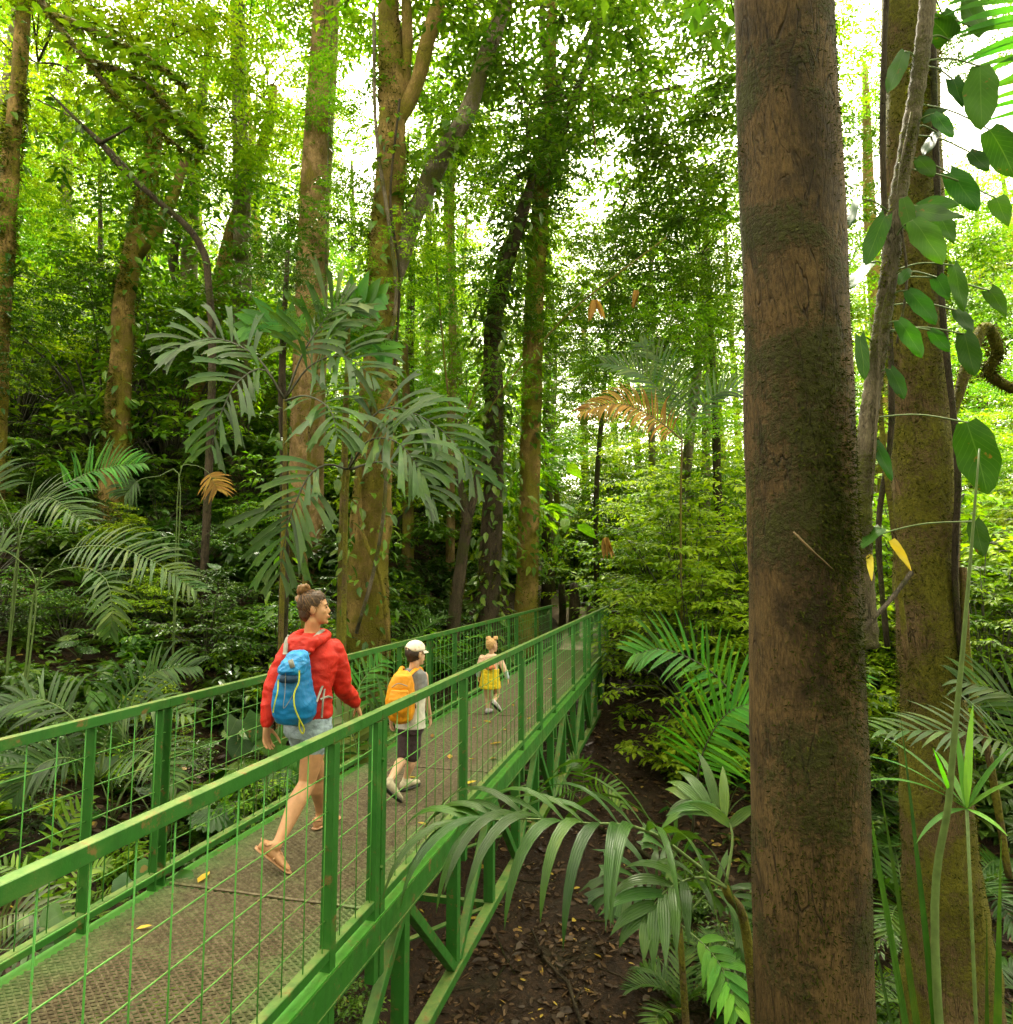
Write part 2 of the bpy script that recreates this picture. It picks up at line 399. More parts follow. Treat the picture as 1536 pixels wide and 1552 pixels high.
def paint_mat(name, c, rust=0.5, algae=0.85):
    t = NT(name); v = t.coord()
    n1 = t.noise(v, 1.7, 5); n2 = t.noise(v, 11, 7, 0.65); n3 = t.noise(v, 70, 4, 0.7)
    col = t.mix(t.rng(n1, 0.35, 0.7), c, tuple(x * k for x, k in zip(c, (1.5, 1.12, 1.3))))
    # algae film and rust sit on the upward faces
    g = t.n('ShaderNodeNewGeometry'); sx = t.n('ShaderNodeSeparateXYZ'); t.l(g.outputs['True Normal'], sx.inputs[0])
    upf = t.rng(sx.outputs['Z'], 0.5, 0.9)
    alg = t.math('MULTIPLY', upf, t.rng(n2, 0.30, 0.62, 0.1 * algae, algae))
    col = t.mix(alg, col, (0.145, 0.175, 0.045))
    rs = t.rng(t.math('ADD', n2, t.math('MULTIPLY', t.math('SUBTRACT', n3, 0.5), 0.3)), 0.62 - 0.06 * rust, 0.70 - 0.06 * rust)
    col = t.mix(t.math('MULTIPLY', rs, 0.8), col, (0.17, 0.085, 0.028))
    gv = t.noise(t.coord((14, 14, 1.6)), 1.0, 5, 0.6)
    col = t.mix(t.rng(gv, 0.50, 0.72, 0.0, 0.55), col, tuple(x * k for x, k in zip(c, (0.55, 0.42, 0.5))))
    col = t.mix(t.math('MULTIPLY', t.rng(t.noise(v, 3.1, 6, 0.7), 0.54, 0.70), 0.45), col, (0.11, 0.17, 0.035))
    spk = t.rng(n3, 0.64, 0.70, 0, 0.35)
    col = t.mix(spk, col, (0.05, 0.06, 0.015))
    return t.done(t.bsdf(col, t.rng(n2, 0.3, 0.7, 0.45, 0.75), 0.35, t.bump(t.math('ADD', n3, n2), 0.25, 0.005)))
MAT['paint'] = paint_mat('green_paint', (0.016, 0.105, 0.009))
MAT['paint_fresh_lit'] = paint_mat('lit_green_paint', (0.030, 0.20, 0.014), 0.4, 0.25)  # cleaner green for the top flange; its lit brightness put into the colour
MAT['wire'] = paint_mat('wire_paint', (0.05, 0.23, 0.03), 0.8)
def deck_mat():
    t = NT('deck_metal'); v = t.coord()
    n1 = t.noise(v, 0.9, 5); n2 = t.noise(v, 5, 6, 0.65); n3 = t.noise(v, 40, 4, 0.7)
    sep = t.n('ShaderNodeSeparateXYZ'); t.l(v, sep.inputs[0])
    ed = t.rng(t.math('ABSOLUTE', t.math('ADD', sep.outputs['X'], 2.235)), 0.30, 0.66, 0.0, 0.38)   # paint is worn off along the middle
    paintk = t.rng(t.math('ADD', ed, t.math('ADD', t.math('MULTIPLY', n2, 0.8), t.math('MULTIPLY', n1, 0.4))), 0.62, 1.15)
    rust = t.ramp(n3, [(0.3, (0.045, 0.030, 0.015)), (0.5, (0.115, 0.085, 0.046)), (0.75, (0.22, 0.18, 0.11))])
    gr = t.mix(t.rng(n3, 0.3, 0.7), (0.055, 0.14, 0.03), (0.17, 0.25, 0.085))
    col = t.mix(paintk, rust, gr)
    return t.done(t.bsdf(col, 0.55, 0.4))
MAT['deck'] = deck_mat()
def plain(name, c, rough=0.6, spec=0.4, var=0.25, scale=20, bump=0.2, sheen=0.0):
    t = NT(name); v = t.coord(); n = t.noise(v, scale, 5, 0.6)
    col = t.mix(t.rng(n, 0.3, 0.7), tuple(x * (1 - var) for x in c), tuple(min(1, x * (1 + var)) for x in c))
    return t.done(t.bsdf(col, rough, spec, t.bump(n, bump, 0.01)))

# what one can find in the view, by its place across it (photograph pixels): used to say where a plant stands
MARKS = [(5, 'the left edge trunk'), (180, 'the mossy hill trunk'), (318, 'the leaning mossed trunk'), (468, 'the straight trunk'), (575, 'the forked tree'), (690, 'the Y-forked treelet'), (745, 'the vine-hung trunk'),
         (803, 'the golden trunk'), (930, 'the broken trunk'), (1070, 'the high grey trunk'), (1215, 'the thickest trunk'), (1400, 'the mossy right trunk')]
def where(px):
    m = min(MARKS, key=lambda q: abs(q[0] - px)); dx = px - m[0]
    return ('behind ' if abs(dx) < 14 else 'just right of ' if 0 < dx < 45 else 'just left of ' if -45 < dx < 0 else 'right of ' if dx > 0 else 'left of ') + m[1]
# ------------------------------------------------------------------ ground, path
def make_ground():
    def axis(lo, hi, c, step, far):
        a = list(np.arange(lo, hi + 1e-6, step)); s = step
        x = hi
        while x < far: s *= 1.25; x += s; a.append(x)
        s = step; x = lo; pre = []
        while x > -far: s *= 1.25; x -= s; pre.append(x)
        return np.array(pre[::-1] + a)
    xs, ys = axis(-16, 9, 0, 0.2, 300), axis(-3, 30, 0, 0.2, 300)
    V = np.array([(x, y, ground_h(x, y)) for y in ys for x in xs])
    nx = len(xs); i = np.arange(len(ys) - 1)[:, None] * nx + np.arange(nx - 1)[None, :]
    i = i.ravel()
    F = np.stack([i, i + 1, i + nx + 1, i + nx], axis=1)
    mb = MB(); mb.add(V, None, F)
    o = mb.build('ground', MAT['soil']); tag(o, 'dark brown forest soil sloping into the gully under the bridge', 'ground', kind='structure')
make_ground()
def make_path():
    mb = MB(); rows = []
    ys = np.arange(16.05, 27, 0.25); m = 9
    for y in ys:
        w = 0.72 + 0.1 * nz(0, y, 0.8, 5)
        for k in range(m):
            x = path_x(y) + (k / (m - 1) * 2 - 1) * w
            rows.append((x, y, ground_h(path_x(y) * .8 + x * .2, y) + 0.10 - 0.14 * abs(k / (m - 1) * 2 - 1) ** 6 + 0.02 * nz(x, y, 3)))
    F = [(i * m + k, i * m + k + 1, (i + 1) * m + k + 1, (i + 1) * m + k) for i in range(len(ys) - 1) for k in range(m - 1)]
    mb.add(rows, None, F)
    o = mb.build('path', MAT['path']); tag(o, 'pale brown earth path climbing away from the far end of the bridge', 'path', kind='structure')
make_path()
# ------------------------------------------------------------------ the footbridge
XL, XR, Y0, Y1, RAIL = -2.905, -1.565, -1.4, 16.0, 1.06
def make_bridge():
    root = empty('footbridge', (-2.235, 7.3, -1.0))
    tag(root, 'long green painted steel footbridge with wire mesh railings crossing the gully', 'bridge')
    P = MAT['paint']
    def part(name, mb, mat=P): return mb.build(name, mat, root, smooth=False)
    posts = [(0.55, 0), (2.92, 0), (3.42, 1), (4.92, 0), (6.86, 0), (7.80, 1), (8.75, 0), (10.45, 0), (11.75, 0), (12.35, 1), (14.1, 0), (15.9, 0)]
    for X, sgn in ((XL, -1), (XR, 1)):
        # rails run in lengths between the doubled posts
        cuts = [Y0] + [y for y, d in posts if d] + [Y1]
        for a, b in zip(cuts[:-1], cuts[1:]):
            m = MB(); m.beam((X, a + .002, RAIL - 0.026), (X, b - .002, RAIL - 0.026), 0.046, 0.050, bev=0.002); part('handrail', m)
            m = MB(); m.beam((X, a + .002, 0.085), (X, b - .002, 0.085), 0.046, 0.046, bev=0.003); part('lower_rail', m)
            # edge angle: a flat flange at deck level and a web below it
            m = MB(); m.beam((X - sgn * 0.012, a + .002, 0.004), (X - sgn * 0.012, b - .002, 0.004), 0.085, 0.010); part('edge_flange', m, MAT['paint_fresh_lit']); m = MB()
            m.beam((X + sgn * 0.026, a + .002, -0.066), (X + sgn * 0.026, b - .002, -0.066), 0.012, 0.126)
            m.beam((X, a + .002, -0.136), (X, b - .002, -0.136), 0.075, 0.010)
            part('edge_beam', m)
        for y, dbl in posts:
            for dy in ((-0.034, 0.034) if dbl else (0,)):
                m = MB(); z0 = -0.30 if sgn > 0 else -0.15
                w = 0.052
                # L-section post: two flanges
                m.beam((X + sgn * 0.020, y + dy, z0), (X + sgn * 0.020, y + dy, RAIL - 0.057), 0.010, w, up=(0, 1, 0))
                m.beam((X - sgn * 0.006, y + dy - w / 2 + .005, z0), (X - sgn * 0.006, y + dy - w / 2 + .005, RAIL - 0.057), 0.042, 0.010, up=(0, 1, 0))
                part('post', m)
                if dbl and dy < 0:
                    for zz in (0.25, 0.8):
                        b = MB(); b.tube([(X + sgn * 0.025, y, zz), (X + sgn * 0.040, y, zz)], 0.012, 6)
                        part('bolt', b)
        # wire mesh
        ys = np.arange(Y0 + 0.1, Y1 - 0.05, 0.16); pys = np.array([p[0] for p in posts])
        m = MB(); m.tube([(0, 0, 0.065), (0, 0, RAIL - 0.05)], 0.0031, 6); vw = m.mesh('vertical_wire', MAT['wire'])
        for y in ys:
            if np.min(np.abs(pys - y)) < 0.05: continue
            o = bpy.data.objects.new('vertical_wire', vw); link(o, root)
            o.location = Vector((X + 0.004, y, 0)) - root.location
        ends = [Y0] + [p[0] for p in posts] + [Y1]
        for a, b in zip(ends[:-1], ends[1:]):
            if b - a < 0.1: continue
            for z in (0.225, 0.385, 0.545, 0.705, 0.865):
                m = MB(); n = 7
                m.tube([(X - 0.005, a + (b - a) * i / (n - 1), z + 0.004 * nz(a + i, z, 2.0)) for i in range(n)], 0.0031, 6)
                o = m.build('horizontal_wire', MAT['wire'], root)
        # truss below the deck
        zb = -0.97; nodes = [(3.8 + 0.95 * k) for k in range(-5, 14)]
        m = MB(); m.beam((X, Y0, zb), (X, Y1 - .15, zb), 0.085, 0.07, bev=0.004); part('bottom_chord', m)
        for k, y in enumerate(nodes):
            if y < Y0 or y > Y1 - 0.1: continue
            m = MB()
            m.beam((X + sgn * .02, y, zb + .036), (X + sgn * .02, y, -0.142), 0.010, 0.075, up=(0, 1, 0))
            m.beam((X - sgn * .02, y - .032, zb + .036), (X - sgn * .02, y - .032, -0.142), 0.07, 0.010, up=(0, 1, 0))
            part('truss_vertical', m)
            yn = y + 0.95
            if yn <= Y1:
                m = MB()
                zt, zl = -0.146, zb + 0.04
                a, b = ((X, y + .05, zt), (X, yn - .05, zl)) if k % 2 == 1 else ((X, y + .05, zl), (X, yn - .05, zt))
                m.beam(a, b, 0.058, 0.062, bev=0.003); part('truss_diagonal', m)
    for k in range(-5, 14):
        y = 3.8 + 0.95 * k
        if y < Y0 or y > Y1: continue
        m = MB(); m.beam((XL + .05, y + .05, -0.085), (XR - .05, y + .05, -0.085), 0.06, 0.10); part('cross_beam', m)
        if k % 2 == 0:
            m = MB(); m.beam((XL + .05, y, -0.97), (XR - .05, y, -0.97), 0.05, 0.05); part('cross_beam', m)
            if y + 1.9 < Y1:
                m = MB(); m.beam((XL + .05, y + .05, -0.975), (XR - .05, y + 1.85, -0.975), 0.045, 0.01); part('wind_brace', m)
    # expanded-metal deck in panels
    LW, H, W = 0.050, 0.0168, 0.0058
    cuts = [Y0, 1.0, 3.45, 6.0, 8.4, 11.0, 13.5, Y1]
    for a, b in zip(cuts[:-1], cuts[1:]):
        rows = int((b - a - 0.012) / H); nseg = int((XR - XL - 0.09) / (LW / 2))
        x0 = XL + 0.045
        m = MB(); j = np.arange(nseg + 1)
        for r in range(rows):
            yy = a + 0.006 + r * H + (H * 0.5) * np.where((j + r) % 2 == 0, 1, -1) * 0.92
            xx = x0 + j * LW / 2
            w = W * 0.5
            lo = np.stack([xx, yy - w, np.full_like(xx, 0.010)], 1); hi = np.stack([xx, yy + w, np.full_like(xx, 0.0185)], 1)
            V = np.concatenate([lo, hi]); k = np.arange(nseg)
            m.add(V, None, np.stack([k, k + 1, k + nseg + 2, k + nseg + 1], 1))
        o = part('deck_panel', m, MAT['deck']); o['kind'] = 'stuff'
        if a > Y0:
            s = MB(); s.tube([(XL + .05 + (XR - XL - .1) * i / 14, a + 0.006 * nz(i, a, 2.3), 0.020) for i in range(15)], 0.008, 6); part('weld_seam', s, MAT['deck'])
    # little end plate
    m = MB(); m.beam((XL + .05, Y1 - .02, -0.05), (XR - .05, Y1 - .02, -0.05), 0.03, 0.11); part('end_plate', m)
    return root
make_bridge()

def make_foundation():
    for (x, w, lab) in ((XR + 0.12, 0.42, 'short brown concrete pier under the right far corner of the bridge'),):
        m = MB(); R = []
        for z, k in ((-2.0, 1.12), (-1.2, 1.05), (-0.5, 1.0), (-0.12, 0.98), (0.02, 0.9)):
            R.append([(x + k * w * 0.5 * (abs(math.cos(t)) ** .6) * (1 if math.cos(t) > 0 else -1) + .02 * nz(t, z, 2), 15.95 + k * w * 0.5 * (abs(math.sin(t)) ** .6) * (1 if math.sin(t) > 0 else -1), z) for t in np.linspace(0, 2 * math.pi, 16, endpoint=False)])
        m.rings(R)
        o = m.build('bridge_pier', MAT['bark_dark']); tag(o, lab, 'pier')
make_foundation()
# ------------------------------------------------------------------ vegetation builders
rnd = random.Random(11)
np.random.seed(5)
UP = np.array([0, 0, 1.0])
def rdir(n, zlo=-1, zhi=1):
    z = np.random.uniform(zlo, zhi, n); a = np.random.uniform(0, 2 * np.pi, n); r = np.sqrt(np.maximum(0, 1 - z * z))
    return np.stack([r * np.cos(a), r * np.sin(a), z], 1)

def sprays(mb, C, nt, nl, tl, L, wr=0.42, hi=False, flat=0.5, twigs=None, hang=0.0):
    """leafy twigs radiating from each centre C: nt twigs of nl leaves, twig length tl"""
    n = len(C)
    T = rdir(n * nt, -0.45, 0.6); T[:, 2] *= flat; T[:, 2] -= hang; T = unit(T)
    B = np.repeat(C, nt, 0); TL = tl * np.random.uniform(0.55, 1.15, n * nt)
    s = np.tile(np.linspace(0.18, 1.0, nl), n * nt)
    T2 = np.repeat(T, nl, 0); B2 = np.repeat(B, nl, 0); TL2 = np.repeat(TL, nl)
    P = B2 + T2 * (s * TL2)[:, None]; P[:, 2] -= 0.25 * (s ** 2) * TL2 * (0.4 + hang)
    side = unit(np.cross(T2, UP)) * np.where(np.tile(np.arange(nl), n * nt) % 2 == 0, 1, -1)[:, None]
    D = T2 * 0.55 + side * np.random.uniform(0.4, 1.0, (len(P), 1)) + rdir(len(P)) * 0.35
    D[:, 2] -= 0.15 + hang * 0.5
    N = np.array([0, 0, 1.0]) + rdir(len(P)) * 0.55
    LL = L * np.random.uniform(0.6, 1.2, len(P))
    var = np.clip(np.repeat(np.random.rand(n), nt * nl) * 0.55 + np.random.rand(len(P)) * 0.55, 0, 1)
    mb.leaves(P, D, N, LL, LL * wr, hi=hi, var=var)
    if twigs is not None:
        E = B + T * TL[:, None]; E[:, 2] -= 0.25 * TL * (0.4 + hang)
        w = 0.004 + 0.004 * np.random.rand(len(B)); S = unit(np.cross(T, UP)) * w[:, None]; Z = UP * w[:, None]
        V = np.stack([B + S, B - S, B + Z, E], 1).reshape(-1, 3); o = (np.arange(len(B)) * 4)[:, None]
        twigs.add(V, np.concatenate([o + [0, 1, 3], o + [1, 2, 3], o + [2, 0, 3]]))

def crown_pair(seed, R, nclump, L, mat, nt=7, nl=7, tl=0.6, root=(0, 0, -1.0), wr=0.42, hollow=0.35, flat=0.5, bark='bark_dark'):
    """a crown (leaves) and the branches that carry it, as two shared meshes"""
    np.random.seed(seed)
    d = rdir(nclump); r = np.random.uniform(hollow, 1, nclump) ** 0.6
    C = d * r[:, None] * np.array(R)
    C += np.stack([[nz(c[0], c[1], 0.6, seed), nz(c[1], c[2], 0.6, seed + 3), nz(c[0], c[2], 0.6, seed + 5)] for c in C]) * 0.5
    mb = MB(); tw = MB()
    sprays(mb, C, nt, nl, tl, L, wr, flat=flat, twigs=tw)
    rt = np.array([0, 0, -0.35 * R[2]])
    prim = []
    for k in range(6):
        e = C[np.random.randint(len(C))] * 0.75; q = spline([rt, rt * 0.45 + e * 0.5 + rdir(1)[0] * 0.12 * R[0], e], 8)
        tw.tube(q, lerp_list([0.022 * R[0] / 3, 0.016 * R[0] / 3, 0.008], 8), 5, cap=False, bump=0.3); prim += q[3:]
    PA = np.array([list(p) for p in prim])
    for c in C[:: 3]:
        j = np.argmin(np.linalg.norm(PA - c, axis=1)); a_ = PA[j]
        tw.tube(spline([a_, (a_ + c) / 2 + rdir(1)[0] * 0.15, c], 5), [0.012, .010, .008, .006, .004], 4, cap=False)
    return mb.mesh('crown', mat, smooth=False), tw.mesh('branches', MAT[bark])

CROWN = {
    'a': crown_pair(1, (3.0, 3.0, 2.1), 100, 0.22, MAT['leaf_mid'], 6, 7, 0.80),
    'b': crown_pair(2, (2.6, 2.6, 2.4), 90, 0.18, MAT['leaf_bright'], 6, 7, 0.70),
    'c': crown_pair(3, (3.4, 3.0, 1.7), 100, 0.16, MAT['leaf_lime'], 6, 7, 0.66),
    'd': crown_pair(4, (2.4, 2.4, 2.0), 80, 0.21, MAT['leaf_dark'], 6, 7, 0.75),
    'e': crown_pair(6, (2.2, 2.2, 3.0), 95, 0.15, MAT['leaf_bright'], 6, 7, 0.66),
    'f': crown_pair(8, (3.2, 2.8, 2.0), 110, 0.13, MAT['leaf_lime'], 7, 7, 0.6, wr=0.35),
    'g': crown_pair(9, (3.0, 3.0, 1.8), 75, 0.18, MAT['leaf_mid'], 6, 7, 0.8, hollow=0.2),
}
def add_crown(root, kind, loc, s=1.0, rz=None, sz=None, br=True):
    rz = rnd.uniform(0, 6.28) if rz is None else rz
    for nm, me in zip(('crown', 'branches') if br else ('crown',), CROWN[kind]):
        o = bpy.data.objects.new(nm, me); link(o, root)
        o.location = Vector(loc) - root.location; o.rotation_euler = (0, 0, rz); o.scale = (s, s, sz or s)
        o['kind'] = 'stuff'

def trunk_mesh(pts, rad, n=None, sides=14, bump=0.12, bs=3.0, flare=0.0):
    L = sum((Vector(a) - Vector(b)).length for a, b in zip(pts[:-1], pts[1:]))
    n = n or max(8, int(L / 0.25))
    P = spline(pts, n); R = lerp_list(rad, n)
    if flare:
        for i in range(n):
            z = (P[i] - P[0]).length
            R[i] *= 1 + flare * math.exp(-z / 0.5)
    mb = MB(); mb.tube(P, R, sides, cap=True, bump=bump, bs=bs)
    return mb, P, R

def climbers(P, R, n, L, mat, parent, name='climbing_leaves', lo=0, hi_=1, out=0.12, hi=True, wr=0.45, hang=0.5, seed=1):
    """leaves of climbing plants that clothe a trunk"""
    np.random.seed(seed)
    k = np.random.uniform(lo, hi_, n) * (len(P) - 1); i = np.minimum(k.astype(int), len(P) - 2); f = (k - i)[:, None]
    PA = np.array([list(p) for p in P]); RA = np.array(R)
    c = PA[i] * (1 - f) + PA[i + 1] * f; a = np.random.uniform(0, 2 * np.pi, n)
    d = np.stack([np.cos(a), np.sin(a), np.zeros(n)], 1)
    p = c + d * (RA[i] + np.abs(np.random.normal(0, out, n)))[:, None]
    D = d * np.random.uniform(0.2, 1.0, (n, 1)) + rdir(n) * 0.5; D[:, 2] -= hang
    N = d + np.array([0, 0, 0.8]) + rdir(n) * 0.4
    LL = L * np.random.uniform(0.5, 1.25, n)
    mb = MB(); mb.leaves(p, D, N, LL, LL * wr, hi=hi)
    o = mb.build(name, mat, parent, smooth=False); o['kind'] = 'stuff'; return o

def moss_tufts(P, R, n, L, parent, lo=0, hi_=1, seed=1, face=None, spread=1.6, clump=True, mat='moss'):
    np.random.seed(seed)
    PA = np.array([list(p) for p in P]); RA = np.array(R)
    if clump:
        m = max(1, n // 60); ck = np.random.uniform(lo, hi_, m); ca = np.random.uniform(0, 2 * np.pi, m) if face is None else face + np.random.normal(0, spread, m)
        j = np.random.randint(0, m, n)
        k = np.clip(ck[j] + np.random.normal(0, 0.018, n), 0, 0.999) * (len(P) - 1); a = ca[j] + np.random.normal(0, 0.28, n)
    else:
        k = np.random.uniform(lo, hi_, n) * (len(P) - 1); a = np.random.uniform(0, 2 * np.pi, n) if face is None else face + np.random.normal(0, spread, n)
    i = np.minimum(k.astype(int), len(P) - 2); f = (k - i)[:, None]
    c = PA[i] * (1 - f) + PA[i + 1] * f
    d = np.stack([np.cos(a), np.sin(a), np.zeros(n)], 1)
    p = c + d * (RA[i] * 0.985)[:, None]
    D = d * 0.8 + rdir(n) * 0.7; D[:, 2] -= 0.25
    LL = L * np.random.uniform(0.4, 1.3, n)
    mb = MB(); mb.leaves(p, D, rdir(n) + UP * 0.5, LL, LL * 0.28, droop=0.35)
    o = mb.build('moss', MAT[mat], parent, smooth=False); o['kind'] = 'stuff'; return o

# ---- fronds -------------------------------------------------------
def leaflet(base, d, nrm, L, W, droop=0.4, seg=5, shape='lance', var=0.5, mb=None, twist=0.0):
    """one leaflet: folded strip bending down under its weight"""
    p = Vector(base); d = Vector(d).normalized(); nrm = Vector(nrm).normalized()
    V = []; step = L / seg
    for i in range(seg + 1):
        t = i / seg
        if shape == 'lance': w = W * (math.sin(math.pi * (0.12 + 0.88 * t) ** 0.8)) if t < 1 else 0.0
        elif shape == 'fish': w = W * (0.22 + 0.78 * t ** 0.8)
        else: w = W * min(1, 3.2 * t + 0.25) * (1 - t ** 3.0)
        s = d.cross(nrm)
        if s.length < 1e-4: s = d.orthogonal()
        s.normalize(); u = s.cross(d).normalized()
        jag = rnd.uniform(-0.18, 0.18) * L if (shape == 'fish' and i == seg) else 0
        V += [p + s * w * .5 + u * w * 0.10 + d * jag, p + (d * -0.10 * L if shape == 'fish' and i == seg else Vector()), p - s * w * .5 + u * w * 0.10 - d * jag * .6]
        p = p + d * step
        d = (d + Vector((0, 0, -droop / seg * (0.5 + t)))).normalized()
        nrm = u
    F = []
    for i in range(seg):
        a = i * 3
        F += [(a, a + 1, a + 4, a + 3), (a + 1, a + 2, a + 5, a + 4)]
    mb.add([tuple(v) for v in V], None, F, var=var, across=np.tile([-1.0, 0.0, 1.0], seg + 1))

def frond(pts, n, L, W, parent, mat='leaf_palm', angle=60, droop=0.5, start=0.15, split=True, up=(0, 0, 1), shape='lance', r=0.012,
          name='frond', prof=None, mbs=None, jit=0.12, seg=5, vee=0.25, stemmat='stem', gap=0.0, face=1.0):
    """pinnate frond on a rachis through pts; leaflets are sub-parts when split"""
    m = max(14, n); P = spline(pts, m); up = Vector(up)
    if mbs is None: up = (Vector((0, 0, .55)) + (CAM - P[m // 2]).normalized() * .85 * face).normalized()   # these fronds tip their face to the open gully
    if mbs is None:
        rm = MB(); rm.tube(P, [r * (1 - 0.8 * i / (m - 1)) for i in range(m)], 6)
        fr = rm.build(name, MAT[stemmat], parent)
    else:
        mbs[0].tube(P, [r * (1 - 0.8 * i / (m - 1)) for i in range(m)], 5); fr = None
    base_var = rnd.random()
    for k in range(n):
        s = start + (1 - start) * (k + 0.3) / n
        if gap and rnd.random() < gap: continue
        f = s * (m - 1); i = min(int(f), m - 2); p = P[i].lerp(P[i + 1], f - i); T = (P[i + 1] - P[i]).normalized()
        side = T.cross(up).normalized(); u = side.cross(T).normalized()
        q = (s - start) / (1 - start)
        l = L * (prof(q) if prof else (0.35 + 0.65 * math.sin(math.pi * min(1, (0.12 + 0.86 * q)) ** 0.9)) )
        a = math.radians(angle * (1 - 0.45 * q))
        for sg in (-1, 1):
            aa = a * rnd.uniform(1 - jit, 1 + jit)
            d = T * math.cos(aa) + side * sg * math.sin(aa) + u * vee * rnd.uniform(0.6, 1.3)
            ll = l * rnd.uniform(1 - jit, 1 + jit)
            v = min(1, max(0, base_var * 0.5 + rnd.random() * 0.5))
            if mbs is None:
                if split:
                    mb = MB(); leaflet(p, d, u, ll, W, droop * rnd.uniform(.7, 1.3), seg, shape, v, mb); mb.build('leaflet', MAT[mat], fr, smooth=True)
                else:
                    if k == 0 and sg == -1: acc = MB()
                    leaflet(p, d, u, ll, W, droop * rnd.uniform(.7, 1.3), seg, shape, v, acc)
            else:
                leaflet(p, d, u, ll, W, droop * rnd.uniform(.7, 1.3), seg, shape, v, mbs[1])
    if mbs is None and not split:
        o = acc.build('leaflets', MAT[mat], fr, smooth=False); o['kind'] = 'stuff'
    return fr
MAT['stem'] = plain('green_stem', (0.09, 0.14, 0.035), 0.5)
MAT['stem_dark'] = plain('dark_stem', (0.035, 0.035, 0.018), 0.5)
MAT['stem_brown'] = plain('brown_stem', (0.12, 0.075, 0.03), 0.6)

def arc(base, az, el, L, bend, n=7):
    """points of a stalk leaving base at elevation el and bending down"""
    p = Vector(base); out = [p.copy()]
    for i in range(n - 1):
        e = el - bend * (i / (n - 2))
        p = p + Vector((math.cos(az) * math.cos(e), math.sin(az) * math.cos(e), math.sin(e))) * (L / (n - 1)); out.append(p.copy())
    return out

# ---- shared understory plants (stem mesh, foliage mesh) ------------
def plant_fern(seed, nf, L, mat, n=16, leaf=0.16, w=0.035, el=60, bend=95):
    rnd.seed(seed); st, fo = MB(), MB()
    for k in range(nf):
        az = 6.283 * k / nf + rnd.uniform(-.3, .3)
        pts = arc((0, 0, 0), az, math.radians(el + rnd.uniform(-15, 15)), L * rnd.uniform(.7, 1.15), math.radians(bend + rnd.uniform(-15, 20)))
        frond(pts, n, leaf * L, w * L, None, start=0.2, droop=0.35, mbs=(st, fo), r=0.007 * L, seg=3)
    return st.mesh('stems', MAT['stem']), fo.mesh('foliage', MAT[mat], smooth=False)
def plant_broad(seed, ns, H, L, mat, nl=9, wr=0.45):
    np.random.seed(seed); rnd.seed(seed); st, fo = MB(), MB()
    for k in range(ns):
        az = rnd.uniform(0, 6.28); pts = arc((rnd.uniform(-.1, .1), rnd.uniform(-.1, .1), 0), az, math.radians(rnd.uniform(50, 88)), H * rnd.uniform(.6, 1.1), math.radians(rnd.uniform(5, 60)))
        st.tube(pts, [0.010 * H * (1 - .12 * i) for i in range(len(pts))], 5)
        P = np.array([list(p) for p in spline(pts, nl + 2)])[2:]
        sprays(fo, P, 2, 4, L * 1.6, L, wr, hi=True, flat=0.7)
    return st.mesh('stems', MAT['stem_dark']), fo.mesh('foliage', MAT[mat], smooth=False)
def plant_bush(seed, R, nclump, L, mat, wr=0.45):
    np.random.seed(seed); st, fo = MB(), MB()
    d = rdir(nclump, 0.0, 1); C = d * (np.random.uniform(0.5, 1, nclump) ** .5)[:, None] * np.array(R)
    sprays(fo, C, 7, 7, 0.32 * R[0], L, wr, twigs=st)
    for c in C[::2]:
        st.tube(spline([(0, 0, 0), c * 0.5 + np.array([0, 0, .1 * R[2]]), c], 5), [0.014, .012, .01, .007, .004], 5)
    return st.mesh('stems', MAT['stem_dark']), fo.mesh('foliage', MAT[mat], smooth=False)
def heart(mb, base, d, nrm, L, W, var=0.5, rows=9, droop=0.35, lobe=0.16, oval=False):
    """large heart-shaped blade with a folded midrib"""
    p0 = Vector(base); d = Vector(d).normalized(); nrm = Vector(nrm)
    cols = [-1, -0.6, -0.25, 0, 0.25, 0.6, 1]
    V, ac, al = [], [], []
    for i in range(rows + 1):
        t = i / rows
        w = W * 0.5 * (math.sin(math.pi * ((0.08 + 0.92 * t) ** 0.92 if oval else (0.17 + 0.83 * t) ** 0.72)) ** (0.62 if oval else 0.85) if t < 1 else 0.0)
        w *= 1 + 0.05 * math.sin(17 * t + 9 * var)
        s = d.cross(nrm).normalized(); u = s.cross(d).normalized()
        for c in cols:
            back = lobe * L * abs(c) ** 1.4 * max(0, 1 - 3.2 * t)
            q = p0 + s * w * c + u * (0.13 * w * abs(c) - 0.10 * w * c * c + 0.02 * L * math.sin(9 * t + c * 2)) - d * back
            V.append(tuple(q)); ac.append(c); al.append(t)
        p0 = p0 + d * (L / rows); d = (d + Vector((0, 0, -droop / rows))).normalized(); nrm = u
    m = len(cols)
    F = [(i * m + k, i * m + k + 1, (i + 1) * m + k + 1, (i + 1) * m + k) for i in range(rows) for k in range(m - 1)]
    mb.add(V, None, F, var=var, across=np.array(ac), along=np.array(al))
def plant_aroid(seed, nl, H, L):
    rnd.seed(seed); st, fo = MB(), MB()
    for k in range(nl):
        az = 6.283 * k / nl + rnd.uniform(-.4, .4); pts = arc((0, 0, 0), az, math.radians(rnd.uniform(55, 85)), H * rnd.uniform(.6, 1.1), math.radians(rnd.uniform(20, 60)))
        st.tube(pts, 0.009, 5)
        heart(fo, pts[-1], (math.cos(az), math.sin(az), -0.35), (0, 0, 1), L * rnd.uniform(.7, 1.1), L * 0.62, rnd.random())
    return st.mesh('stems', MAT['stem']), fo.mesh('foliage', MAT['leaf_big'])
